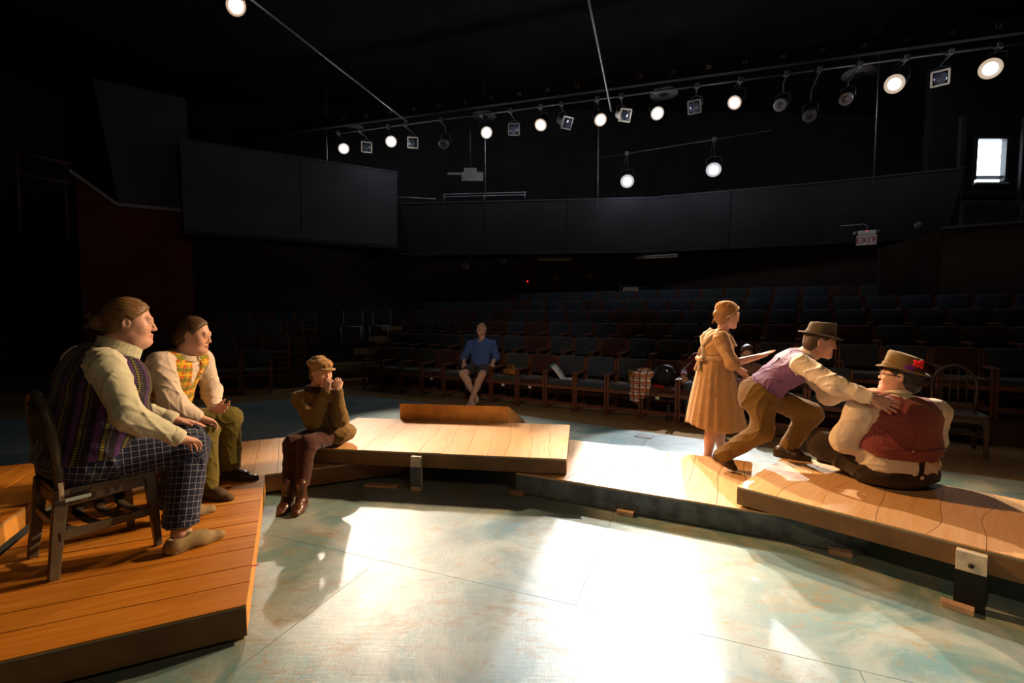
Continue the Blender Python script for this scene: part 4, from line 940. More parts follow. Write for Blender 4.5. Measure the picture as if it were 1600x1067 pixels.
# ================================================================ PEOPLE: materials
def mk_skin():
    t = NT('skin'); v, c = t.attr('tint'); o = t.obj(); n = t.noise(o, 40, 3)
    t.b.inputs['Subsurface Weight'].default_value = .12; t.b.inputs['Subsurface Radius'].default_value = (.012, .005, .003); t.b.inputs['Subsurface Scale'].default_value = .6
    t.bump(t.noise(o, 220, 2), .06, .002); t.fin(t.mix(t.math('MULTIPLY', n, .18), v, (.35, .14, .09)), .48, .35)
mk_skin()
t = NT('eye'); xyz = t.xyz(t.obj()); d = t.math('DIVIDE', xyz[1], .0112)
t.fin(t.mix(t.math('GREATER_THAN', d, .86), (.42, .38, .34), t.mix(t.math('GREATER_THAN', d, .96), (.10, .09, .07), (.004, .004, .004))), .12, .5)
def mk_hair(nm, a, b):
    t = NT(nm); v, c = t.attr('uvw'); n = t.noise(t.mapv(v, (150, 16, 70)), 1.0, 3, .6, .6)
    t.bump(n, .7, .006); t.fin(t.mix(t.ramp(n, .3, .7), a, b), .42, .45)
mk_hair('hair_brown', (.085, .042, .014), (.25, .135, .05)); mk_hair('hair_dark', (.035, .018, .008), (.12, .065, .03)); mk_hair('hair_ginger', (.20, .085, .025), (.42, .21, .075)); mk_hair('hair_blond', (.28, .17, .06), (.52, .36, .16)); mk_hair('hair_black', (.012, .010, .009), (.04, .03, .025))
def cloth(nm, fn, rough=.85, bs=(300, 300, 1), bump=.25, wr=.5, spec=.15, sheen=.15):
    t = NT(nm); v, c = t.attr('uvw'); x, y, z = t.xyz(v)
    o = t.obj(); h = t.math('ADD', t.math('MULTIPLY', t.noise(o, 11, 2, .5, 1.6), 1.0), t.math('MULTIPLY', t.noise(t.mapv(v, bs), 1.0, 2), .04))
    t.bump(h, wr, .018); t.b.inputs['Sheen Weight'].default_value = sheen
    base = fn(t, x, y, z, o, v); n = t.noise(o, 7, 3)
    t.fin(t.mix(t.math('MULTIPLY', t.ramp(n, .3, .75), .22), base, (.02, .015, .01)), rough, spec)
cloth('shirt_stripe', lambda t, x, y, z, o, v: t.mix(t.math('MULTIPLY', t.stripe(x, .0125, .0022), .30), (.60, .585, .44), (.30, .32, .22)))
def vest_w(t, x, y, z, o, v):
    wob = t.math('MULTIPLY', t.math('SINE', t.math('MULTIPLY', y, 420)), .0016); xx = t.math('ADD', x, wob)
    knit = t.math('GREATER_THAN', t.math('SINE', t.math('MULTIPLY', y, 520)), -.35)
    c = t.mix(t.stripe(xx, .105, .022, .0), (.011, .009, .020), (.072, .022, .125)); c = t.mix(t.math('MULTIPLY', t.stripe(xx, .105, .016, .62), knit), c, (.21, .185, .020)); c = t.mix(t.math('MULTIPLY', t.stripe(xx, .105, .012, .82), knit), c, (.085, .04, .12)); c = t.mix(t.math('MULTIPLY', t.stripe(xx, .105, .008, .38), knit), c, (.11, .075, .09))
    return c
cloth('vest_stripe', vest_w, .95, (500, 500, 1), .3, .5)
cloth('trouser_windowpane', lambda t, x, y, z, o, v: t.mix(t.math('MAXIMUM', t.stripe(x, .034, .0026), t.stripe(y, .034, .0026)), (.010, .015, .052), (.27, .29, .36)), .9)
cloth('shirt_plain', lambda t, x, y, z, o, v: (.56, .54, .40)); cloth('shirt_cream', lambda t, x, y, z, o, v: (.66, .55, .44)); cloth('shirt_pinkish', lambda t, x, y, z, o, v: (.68, .56, .47))
def vest_m(t, x, y, z, o, v):
    c = t.mix(t.stripe(x, .07, .028), (.72, .38, .03), (.62, .13, .02)); c = t.mix(t.math('MULTIPLY', t.stripe(y, .07, .022, .3), .75), c, (.12, .22, .03)); c = t.mix(t.math('MULTIPLY', t.stripe(x, .07, .012, .55), .7), c, (.10, .20, .05)); c = t.mix(t.math('MULTIPLY', t.stripe(y, .07, .014, .7), .8), c, (.80, .50, .03)); return c
cloth('vest_plaid', vest_m)
cloth('trouser_olive', lambda t, x, y, z, o, v: t.mix(t.math('MULTIPLY', t.math('MAXIMUM', t.stripe(x, .014, .004), t.stripe(y, .014, .004)), .4), (.155, .125, .022), (.07, .065, .012)))
cloth('sweater', lambda t, x, y, z, o, v: t.mix(t.stripe(x, .008, .003), (.225, .135, .042), (.135, .080, .025)), .95, (200, 500, 1), .4, .6)
cloth('trouser_maroon', lambda t, x, y, z, o, v: (.060, .018, .013)); cloth('scarf_brown', lambda t, x, y, z, o, v: (.035, .016, .008), .95)
cloth('cap_suede', lambda t, x, y, z, o, v: (.36, .205, .075), .95)
cloth('dress_tan', lambda t, x, y, z, o, v: t.mix(t.math('MULTIPLY', t.math('MULTIPLY', t.stripe(x, .016, .008), t.stripe(y, .016, .008)), .5), (.48, .285, .135), (.25, .13, .055)), .9)
cloth('apron_tan', lambda t, x, y, z, o, v: (.50, .33, .19)); cloth('kerchief', lambda t, x, y, z, o, v: (.40, .19, .065)); cloth('cream_trim', lambda t, x, y, z, o, v: (.70, .58, .44))
cloth('vest_purple', lambda t, x, y, z, o, v: (.165, .068, .205), .6, spec=.3); cloth('trouser_brown', lambda t, x, y, z, o, v: (.160, .088, .022))
cloth('felt_grey', lambda t, x, y, z, o, v: (.125, .095, .062), .95, wr=.2); cloth('felt_tan', lambda t, x, y, z, o, v: (.205, .135, .060), .95, wr=.2); cloth('felt_band', lambda t, x, y, z, o, v: (.080, .058, .038), .8, wr=.1)
cloth('vest_red', lambda t, x, y, z, o, v: t.mix(t.math('MULTIPLY', t.stripe(x, .028, .003), .5), (.225, .050, .045), (.10, .02, .02))); cloth('trouser_dark', lambda t, x, y, z, o, v: (.030, .018, .010))
cloth('hoodie_blue', lambda t, x, y, z, o, v: (.065, .125, .34)); cloth('shorts_dark', lambda t, x, y, z, o, v: (.035, .026, .022)); cloth('jeans', lambda t, x, y, z, o, v: (.05, .085, .125)); cloth('blouse_pink', lambda t, x, y, z, o, v: (.28, .15, .14)); cloth('coat_red', lambda t, x, y, z, o, v: (.10, .012, .018))
simple('leather_brown', (.085, .030, .014), .28, .5, .35, 14, .15, 70); simple('leather_dark', (.035, .016, .010), .3, .5, .3, 14, .15, 70); simple('suede_tan', (.27, .20, .105), .9, .15, .2, 20, .2, 120); simple('suede_brown', (.11, .072, .038), .85, .2, .2, 20, .2, 120); simple('sole_dark', (.04, .028, .018), .7, .3); simple('sole_tan', (.21, .16, .09), .8, .2); simple('boot_tan', (.22, .13, .06), .8, .2)
simple('sock', (.36, .24, .16), .9, .1, .3, 60); simple('button', (.10, .08, .06), .4, .4); simple('feather_red', (.70, .02, .03), .8, .2, .3, 40); simple('feather_purple', (.18, .03, .30), .8, .2, .3, 40); simple('plastic_black', (.01, .01, .012), .25, .5); simple('strap_black', (.008, .008, .009), .7, .3)

def frame(F, U=(0, 0, 1)):
    F = nrm(F); U = nrm(A3(*U)); F = nrm(F - U * (F @ U)); return np.array([np.cross(F, U), F, U])
def limb(S, a, b, c, ra, rb, rc, k=.03):
    S.cap(a, b, ra, rb, k); S.cap(b, c, rb, rc, k)
def collar(parent, base, c, axis, front, r0, r1, h, gap, m, name='collar', n=26, flop=0.0, tilt=0.0):
    """stand-up collar round the neck, open towards 'front'"""
    M = frame(front, axis); c = A3(*c); vs = []; th = .004
    rows = [(r0, 0), (r1, h), (r1 + th, h), (r1 + th + flop, h * (.35 if flop else .5)), (r0 + th, 0)]
    for i in range(n + 1):
        a = gap + (2 * pi - 2 * gap) * i / n; dz = tilt * (1 + cos(a)) * .5
        for r, z in rows: vs.append(c + M[1] * cos(a) * r + M[0] * sin(a) * r + M[2] * (z - dz))
    q = len(rows); fs = [(i * q + j, i * q + (j + 1) % q, (i + 1) * q + (j + 1) % q, (i + 1) * q + j) for i in range(n) for j in range(q)]
    fs += [tuple(range(q)), tuple(n * q + j for j in range(q))]
    return MB().add(vs, fs, False).build(name, MATS[m], parent, base, bevel=0)
def hair_cap(H, grow=.010, line=((.088, .088), (-.055, -.075)), ear=True, k=.01):
    """hair over the skull, cut along a line in profile given as two (forward, up) points"""
    S = SDF(); S.ell(H.p(0, -.018, .032), A3(.077 + grow, .098 + grow, .091 + grow) * H.k, H.M, .02); S.ell(H.p(0, -.055, -.03), A3(.062 + grow, .055 + grow, .06) * H.k, H.M, .03)
    (y0, z0), (y1, z1) = line; d = nrm((y0 - y1, z0 - z1)); n = H.f * d[1] - H.u * d[0]
    S.plane(H.p(0, y0, z0), n, .02)
    if ear:
        for x in (-1, 1): S.ell(H.p(x * .088, -.010, -.008), A3(.03, .024, .036) * H.k, H.M, .008, 's')
    return S
def hair_obj(S, vox, H, m, par, base, name='hair'):
    return sdf_obj(S, vox, name, MATS[m], par, base, uv=lambda V: H.loc(V))
def strands(par, base, pts_list, r, m):
    b = MB()
    for p in pts_list: b.tube(p, [r * (1 - .8 * i / (len(p) - 1)) for i in range(len(p))], 5)
    o = b.build('loose_hair', MATS[m], par, base); o['kind'] = 'stuff'; return o
def arm_skin(S, sh, el, wr, r=1.0):
    limb(S, sh, el, wr, .052 * r, .040 * r, .027 * r, .02)

# ---------------------------------------------------------------- person in the chair at the far left
def person_w():
    base = A3(-2.31, 2.585, LO); F = nrm((.56, .83, 0)); M = frame(F); R = M[0]
    shR = A3(-2.105, 2.445, 1.235); shL = shR - R * .42; elR = A3(-1.965, 2.395, .985); wrR = A3(-1.815, 2.555, .822); elL = A3(-2.27, 2.76, .96); wrL = A3(-2.04, 2.83, .86)
    hipR = A3(-2.25, 2.49, .70); hipL = A3(-2.42, 2.60, .70); kneR = A3(-1.905, 2.76, .715); kneL = A3(-2.05, 2.93, .735); ankR = A3(-1.885, 2.62, .26); ankL = A3(-2.19, 2.97, .26)
    neck = A3(-2.165, 2.575, 1.30); H = Head((-2.118, 2.635, 1.452), (.86, .50, -.10), (-.06, -.04, 1), 1.05)
    tor = [((-2.335, 2.545, .74), (.235, .19, .15), frame(F)), ((-2.275, 2.585, .93), (.235, .215, .20), frame(F, (.1, .14, 1))), ((-2.225, 2.57, 1.12), (.215, .19, .19), frame(F, (.12, .17, 1)))]
    S = SDF()
    for c, r, a in tor: S.ell(c, A3(*r) * .86, a, .06)
    S.cap(shR - R * .05, shL + R * .05, .07, .07, .05)
    arm_skin(S, shR, elR, wrR, 1.1); arm_skin(S, shL, elL, wrL, 1.1)
    limb(S, hipR, kneR, ankR, .085, .06, .040); limb(S, hipL, kneL, ankL, .085, .06, .040)
    S.cap(ankR, ankR + A3(.03, .05, -.06), .036, .03); S.cap(ankL, ankL + A3(.04, .03, -.06), .036, .03)
    hand_sdf(S, wrR, A3(-1.795, 2.70, .742) - wrR, (.15, -.35, -.9), 1, (.20, .45, .35), .14, 1.0, (.6, .8, .2))
    hand_sdf(S, wrL, A3(-1.955, 2.90, .825) - wrL, (-.1, -.1, -1), -1, (.10, .15, .1), .10, 1.0, (.8, .6, .1))
    head_sdf(S, H, neck, .012, 1.0, 0, .066)
    b = sdf_obj(S, .0045, 'person', MATS['skin'], None, base, colf=skin_tint(H, base=(.60, .335, .26), brow=(.20, .11, .05), blush=.2), loc=base)
    tagp(b, 'seated person in purple striped vest and windowpane trousers, hand on knee', 'person'); eyes(H, b, base)
    # hair drawn back into a low bun
    S = hair_cap(H, .012, ((.084, .092), (-.035, -.075))); S.ell(H.p(0, -.135, -.012), A3(.038, .036, .040) * H.k, H.M, .02); S.cap(H.p(0, -.10, .0), H.p(0, -.125, -.01), .04, .03, .02)
    S.noise(lambda P: .0012 * np.sin(H.loc(P)[:, :, 2] * 420 + H.loc(P)[:, :, 1] * 60), 0)
    hair_obj(S, .005, H, 'hair_brown', b, base)
    rs_ = random.Random(3); ps = []
    for i in range(26):
        a = rs_.uniform(0, 6.28); q = A3(rs_.uniform(-.02, .02), -.15 + rs_.uniform(-.02, .02), -.01 + rs_.uniform(-.03, .035)); d = A3(rs_.uniform(-.02, .02), -.025 + rs_.uniform(-.015, .01), rs_.uniform(-.06, .05))
        ps.append([H.p(*(q + d * t + A3(0, -.01 * t * t, -.012 * t * t))) for t in (0, .33, .66, 1)])
    strands(b, base, ps, .0022, 'hair_brown')
    # shirt
    S = SDF()
    for c, r, a in tor[1:]: S.ell(c, r, a, .06)
    S.cap(shR - R * .06, shL + R * .06, .085, .085, .05); S.cap(neck - A3(0, 0, .06), neck - A3(.0, 0, .01), .085, .075, .04)
    limb(S, shR, elR, wrR, .082, .068, .047, .04); limb(S, shL, elL, wrL, .082, .066, .045, .04)
    S.ell(elR + A3(.05, .04, -.06), (.045, .055, .045), None, .05)
    dR = nrm(wrR - elR); dL = nrm(wrL - elL); S.plane(wrR + dR * .005, dR, .004, wrR, .12); S.plane(wrL + dL * .005, dL, .004, wrL, .10)
    S.noise(folds(26, .0055), 0)
    o = sdf_obj(S, .0065, 'shirt', MATS['shirt_stripe'], b, base, uv=bone_uv([((-2.33, 2.54, .70), (-2.17, 2.57, 1.30), .22, -F), (shR, elR, .075, -R), (elR, wrR, .06, -R), (shL, elL, .075, R), (elL, wrL, .06, R)]))
    for w_, d_ in ((wrR, dR), (wrL, dL)):
        MB().tube([w_ - d_ * .055, w_ - d_ * .05, w_ - d_ * .008, w_ + d_ * .006], [.047, .050, .047, .044], 18).build('cuff', MATS['shirt_plain'], o, base)
    collar(o, base, neck - A3(.0, .0, .045), (.16, .28, 1), F, .084, .100, .105, .42, 'shirt_plain', tilt=.03)
    # vest
    S = SDF()
    for c, r, a in tor: S.ell(c, A3(*r) + .020, a, .06)
    S.cap(shR - R * .10, shL + R * .10, .095, .095, .05)
    for sh, sg in ((shR, 1), (shL, -1)): S.ell(sh + R * .115 * sg - A3(0, 0, .04), (.095, .11, .15), M, .012, 's')
    S.ell(neck + F * .16 - A3(0, 0, .09), (.065, .15, .23), M, .01, 's'); S.cap(neck, neck + A3(.05, .06, .2), .088, .10, .01, mode='s')
    S.plane((0, 0, .735), (0, 0, -1)); S.noise(folds(15, .005), 0)
    sdf_obj(S, .0065, 'vest', MATS['vest_stripe'], b, base, uv=bone_uv([((-2.33, 2.54, .70), (-2.19, 2.57, 1.32), .23, F)]))
    # trousers
    S = SDF(); S.ell((-2.335, 2.545, .725), (.240, .195, .14), M, .05)
    limb(S, hipR, kneR, ankR, .125, .098, .088, .05); limb(S, hipL, kneL, ankL, .12, .095, .085, .05)
    S.plane(ankR + A3(0, 0, .04), (0, -.1, -1), .004, ankR, .2); S.plane(ankL + A3(0, 0, .02), (0, 0, -1), .004, ankL, .2); S.plane((0, 0, .622), (0, 0, -1), .01, (-2.30, 2.56, .60), .20); S.noise(folds(20, .005), 0)
    sdf_obj(S, .0065, 'trousers', MATS['trouser_windowpane'], b, base, uv=bone_uv([(hipR, kneR, .115, (0, 0, -1)), (kneR, ankR, .095, -F), (hipL, kneL, .115, (0, 0, -1)), (kneL, ankL, .095, -F), ((-2.335, 2.52, .64), (-2.31, 2.56, .86), .23, F)]))
    S = SDF(); S.cap(ankR + A3(0, 0, .05), ankR + A3(.015, .02, -.03), .041, .043, .02); sdf_obj(S, .006, 'sock', MATS['sock'], b, base)
    shoe_obj(b, base, (-1.905, 2.525, LO), (-1.715, 2.765, LO), .105, .075, MATS['suede_tan'], MATS['sole_tan'], .005)
    shoe_obj(b, base, (-2.21, 2.93, LO), (-1.99, 3.12, LO), .105, .075, MATS['suede_tan'], MATS['sole_tan'], .006)
person_w()
# ---------------------------------------------------------------- person in the plaid vest
def person_m():
    base = A3(-2.47, 3.40, LO); F = nrm((.97, .12, 0)); M = frame(F); R = M[0]
    shR = A3(-2.395, 3.20, 1.165); shL = A3(-2.345, 3.575, 1.165); elR = A3(-2.27, 3.135, .915); wrR = A3(-2.165, 3.24, .786); elL = A3(-2.30, 3.60, .90); wrL = A3(-2.20, 3.47, .793)
    pel = A3(-2.56, 3.41, .71); hipR = pel + R * .09; hipL = pel - R * .09; kneR = A3(-2.20, 3.355, .665); kneL = A3(-2.235, 3.71, .675); ankR = A3(-2.195, 3.345, .25); ankL = A3(-2.275, 3.735, .26)
    neck = A3(-2.345, 3.385, 1.20); H = Head((-2.285, 3.41, 1.348), (.95, .16, -.20), (.16, 0, 1), 1.02)
    tor = [(pel, (.18, .15, .13), M), ((-2.49, 3.40, .90), (.165, .135, .18), frame(F, (.42, .03, 1))), ((-2.41, 3.39, 1.08), (.175, .125, .15), frame(F, (.42, .03, 1)))]
    S = SDF()
    for c, r, a in tor: S.ell(c, A3(*r) * .87, a, .06)
    S.cap(shR - R * .05, shL + R * .05, .06, .06, .05); arm_skin(S, shR, elR, wrR); arm_skin(S, shL, elL, wrL)
    limb(S, hipR, kneR, ankR, .075, .052, .036); limb(S, hipL, kneL, ankL, .075, .052, .036)
    for a in (ankR, ankL): S.cap(a, a + A3(.05, 0, -.045), .034, .03)
    hand_sdf(S, wrR, A3(-2.10, 3.33, .715) - wrR, (.1, -.45, -.9), 1, (.25, .4, .4), .08, .98)
    hand_sdf(S, wrL, (.95, -.25, .18), (.1, -.7, .6), -1, (.25, .3, .2), .10, .98, (.8, .6, .3))
    head_sdf(S, H, neck, .003, .98, 1.0, .058)
    b = sdf_obj(S, .005, 'person', MATS['skin'], None, base, colf=skin_tint(H, base=(.64, .36, .27), brow=(.10, .055, .03), blush=.16), loc=base)
    tagp(b, 'smiling seated person in orange plaid vest and olive trousers', 'person'); eyes(H, b, base)
    S = hair_cap(H, .010, ((.074, .108), (-.030, -.11))); S.ell(H.p(0, -.085, -.05), A3(.062, .045, .055) * H.k, H.M, .03); S.noise(lambda P: .001 * np.sin(H.loc(P)[:, :, 2] * 420 + H.loc(P)[:, :, 1] * 60), 0)
    for x in (-1, 1): S.ell(H.p(x * .088, -.006, -.012), A3(.03, .022, .036) * H.k, H.M, .008, 's')
    hair_obj(S, .005, H, 'hair_dark', b, base)
    S = SDF()
    for c, r, a in tor[1:]: S.ell(c, r, a, .06)
    S.cap(shR - R * .05, shL + R * .05, .072, .072, .05); S.cap(neck - A3(.02, 0, .06), neck - A3(0, 0, .012), .075, .064, .04)
    limb(S, shR, elR, wrR, .082, .075, .045, .04); limb(S, shL, elL, wrL, .075, .068, .042, .04)
    dR = nrm(wrR - elR); dL = nrm(wrL - elL); S.plane(wrR, dR, .004, wrR, .11); S.plane(wrL, dL, .004, wrL, .10)
    S.noise(folds(30, .0055), 0)
    o = sdf_obj(S, .0065, 'shirt', MATS['shirt_pinkish'], b, base, uv=bone_uv([(pel, neck, .17, -F), (shR, elR, .07, -R), (elR, wrR, .06, -R), (shL, elL, .07, R), (elL, wrL, .06, R)]))
    for w_, d_ in ((wrR, dR), (wrL, dL)): MB().tube([w_ - d_ * .045, w_ - d_ * .04, w_ - d_ * .004, w_ + d_ * .006], [.040, .043, .041, .038], 16).build('cuff', MATS['shirt_pinkish'], o, base)
    collar(o, base, neck - A3(.0, 0, .025), (.35, 0, 1), F, .064, .070, .05, .22, 'shirt_cream', flop=.016)
    for i in range(3): MB().sphere(A3(-2.262 + .01 * i, 3.405, 1.13 - .06 * i), .006, 8, 6).build('button', MATS['button'], o, base)
    S = SDF()
    for c, r, a in tor: S.ell(c, A3(*r) + .013, a, .06)
    S.cap(shR - R * .08, shL + R * .08, .080, .080, .05)
    for sh, sg in ((shR, 1), (shL, -1)): S.ell(sh + R * .075 * sg - A3(0, 0, .02), (.085, .10, .13), M, .012, 's')
    S.ell(neck + F * .15 - A3(.02, 0, .13), (.052, .11, .19), M, .01, 's'); S.cap(neck, neck + A3(.08, 0, .2), .070, .085, .01, mode='s'); S.plane((0, 0, .74), (0, 0, -1))
    sdf_obj(S, .006, 'vest', MATS['vest_plaid'], b, base, uv=bone_uv([(pel, neck, .17, -F)]))
    S = SDF(); S.ell(pel, (.185, .155, .13), M, .05); limb(S, hipR, kneR, ankR, .098, .080, .074, .05); limb(S, hipL, kneL, ankL, .098, .082, .088, .05)
    S.plane(ankR + A3(0, 0, .0), (0, 0, -1), .004, ankR, .2); S.plane(ankL + A3(0, 0, .0), (0, 0, -1), .004, ankL, .2); S.plane((0, 0, .623), (0, 0, -1), .01, pel, .2); S.noise(folds(24, .0045), 0)
    sdf_obj(S, .0065, 'trousers', MATS['trouser_olive'], b, base, uv=bone_uv([(hipR, kneR, .09, (0, 0, -1)), (kneR, ankR, .08, -F), (hipL, kneL, .09, (0, 0, -1)), (kneL, ankL, .085, -F)]))
    shoe_obj(b, base, (-2.245, 3.36, LO), (-1.975, 3.285, LO), .10, .075, MATS['suede_brown'], MATS['sole_dark'], .006)
    shoe_obj(b, base, (-2.335, 3.735, LO), (-2.01, 3.70, LO), .10, .075, MATS['leather_dark'], MATS['sole_dark'], .006)
person_m()
# ---------------------------------------------------------------- person in the cap, hands at the mouth
def person_g():
    base = A3(-1.67, 4.24, HI); F = nrm((.10, -1, 0)); M = frame(F); R = M[0]
    pel = A3(-1.66, 4.27, .415); hipR = A3(-1.76, 4.24, .41); hipL = A3(-1.60, 4.22, .41); kneR = A3(-1.80, 3.83, .435); kneL = A3(-1.665, 3.80, .44); ankR = A3(-1.745, 3.61, .09); ankL = A3(-1.635, 3.59, .085)
    neck = A3(-1.755, 4.205, .845); shR = A3(-1.875, 4.14, .755); shL = A3(-1.60, 4.25, .755); elR = A3(-1.70, 4.00, .58); wrR = A3(-1.575, 4.00, .845); elL = A3(-1.50, 4.09, .58); wrL = A3(-1.50, 4.03, .845)
    H = Head((-1.69, 4.17, .985), (.83, -.53, -.08), (.02, 0, 1), .97)
    tor = [(pel, (.165, .135, .105), M), (A3(-1.69, 4.25, .57), (.135, .115, .15), frame(F, (-.12, -.02, 1))), (A3(-1.735, 4.215, .70), (.145, .11, .12), frame(F, (-.12, -.05, 1)))]
    S = SDF()
    for c, r, a in tor: S.ell(c, A3(*r) * .88, a, .06)
    S.cap(shR, shL, .05, .05, .05); arm_skin(S, shR, elR, wrR, .9); arm_skin(S, shL, elL, wrL, .9); limb(S, hipR, kneR, ankR, .07, .048, .034); limb(S, hipL, kneL, ankL, .07, .048, .034)
    hand_sdf(S, wrR, (.05, .02, 1), (.25, .95, 0), 1, (.75, .9, .6), .06, .9, (.6, .4, .5)); hand_sdf(S, wrL, (.0, .05, 1), (-.5, .85, 0), -1, (.75, .9, .6), .06, .9, (.6, .4, .5))
    head_sdf(S, H, neck, 0, .95, 0, .045)
    b = sdf_obj(S, .0045, 'person', MATS['skin'], None, base, colf=skin_tint(H, base=(.66, .38, .28), brow=(.16, .08, .04), lips=False), loc=base)
    tagp(b, 'person in tan cap and olive sweater sitting with hands at the mouth', 'person'); eyes(H, b, base, (-.2, 0))
    S = SDF(); S.ell(H.p(0, -.022, .02), A3(.086, .10, .085) * H.k, H.M, .02); S.ell(H.p(0, -.08, -.05), A3(.065, .04, .05) * H.k, H.M, .03); S.ell(H.p(.055, -.03, -.045), A3(.03, .04, .04) * H.k, H.M, .02); S.plane(H.p(0, .03, .0), H.f * .8 - H.u * .25, .02)
    S.ell(H.p(.09, .01, -.02), A3(.025, .03, .04) * H.k, H.M, .01, 's'); S.noise(folds(160, .004), 0); hair_obj(S, .0055, H, 'hair_brown', b, base)
    # newsboy cap
    S = SDF(); S.ell(H.p(0, -.022, .078), A3(.105, .128, .058) * H.k, H.M, .02); S.ell(H.p(.0, -.018, .050), A3(.090, .108, .055) * H.k, H.M, .02); S.plane(H.p(0, 0, .022), -H.u + H.f * .05); S.ell(H.p(0, -.04, .125), A3(.05, .05, .022) * H.k, H.M, .03); S.noise(folds(55, .0045), 0)
    o = sdf_obj(S, .0055, 'cap', MATS['cap_suede'], b, base)
    S = SDF(); S.ell(H.p(0, .085, .040), A3(.078, .07, .014) * H.k, H.M, .01); S.plane(H.p(0, .05, 0), -H.f, .01); sdf_obj(S, .005, 'visor', MATS['cap_suede'], o, base); MB().sphere(H.p(0, -.03, .143), .012, 10, 6).build('cap_button', MATS['cap_suede'], o, base)
    # sweater
    S = SDF()
    for c, r, a in tor: S.ell(c, A3(*r) + .012, a, .06)
    S.ell(A3(-1.60, 4.22, .43), (.19, .17, .10), M, .06)
    S.cap(shR, shL, .068, .068, .05); limb(S, shR, elR, wrR, .066, .066, .046, .035); limb(S, shL, elL, wrL, .064, .068, .048, .035); S.plane(wrR + A3(0, 0, .01), nrm(wrR - elR), .004, wrR, .09); S.plane(wrL + A3(0, 0, .01), nrm(wrL - elL), .004, wrL, .09)
    S.plane((0, 0, .345), (0, 0, -1), .006); S.noise(folds(32, .005), 0)
    o = sdf_obj(S, .006, 'sweater', MATS['sweater'], b, base, uv=bone_uv([(pel, neck, .15, -F), (shR, elR, .065, R), (elR, wrR, .055, R), (shL, elL, .065, -R), (elL, wrL, .055, -R)]))
    for w_, e_ in ((wrR, elR), (wrL, elL)):
        d_ = nrm(w_ - e_); MB().tube([w_ - d_ * .06, w_ - d_ * .055, w_ - d_ * .0, w_ + d_ * .012], [.046, .051, .049, .044], 16).build('cuff', MATS['sweater'], o, base)
    S = SDF(); pts = [neck + A3(.065 * cos(a), .065 * sin(a), -.015 + .01 * sin(2 * a)) for a in np.linspace(0, 2 * pi, 9)]
    for i in range(8): S.cap(pts[i], pts[i + 1], .030, .030, .02)
    S.cap(neck + A3(.06, -.05, -.02), neck + A3(.09, -.12, -.10), .03, .022, .02); S.cap(neck + A3(-.05, .0, -.03), neck + A3(-.12, -.03, -.06), .03, .03, .03); S.noise(folds(60, .004), 0); sdf_obj(S, .006, 'scarf', MATS['scarf_brown'], b, base)
    S = SDF(); S.ell(pel, (.17, .14, .10), M, .05); limb(S, hipR, kneR, ankR, .088, .070, .050, .04); limb(S, hipL, kneL, ankL, .088, .070, .050, .04); S.plane((0, 0, .155), (0, 0, -1)); S.plane((0, 0, .326), (0, 0, -1), .006, pel + A3(0, .05, 0), .25); S.noise(folds(28, .004), 0)
    sdf_obj(S, .006, 'trousers', MATS['trouser_maroon'], b, base, uv=bone_uv([(hipR, kneR, .08, (0, 0, -1)), (kneR, ankR, .06, -F), (hipL, kneL, .08, (0, 0, -1)), (kneL, ankL, .06, -F)]))
    for hx, tx in (((-1.755, 3.655, .004), (-1.715, 3.41, .004)), ((-1.635, 3.635, .004), (-1.595, 3.395, .004))):
        o = shoe_obj(b, base, hx, tx, .088, .085, MATS['leather_brown'], MATS['sole_dark'], .005, ank_h=.10, name='boot')
        f = nrm(A3(*tx) - A3(*hx)); q = A3(*hx) + f * .095 + A3(0, 0, .115); r = A3(-f[1], f[0], 0)
        for i in range(3): MB().tube([q + r * .026 + f * .018 * i - A3(0, 0, .018 * i), q + A3(0, 0, .008) + f * (.018 * i + .012) - A3(0, 0, .018 * i), q - r * .026 + f * .018 * i - A3(0, 0, .018 * i)], .003, 5).build('lace', MATS['leather_dark'], o, base)
person_g()
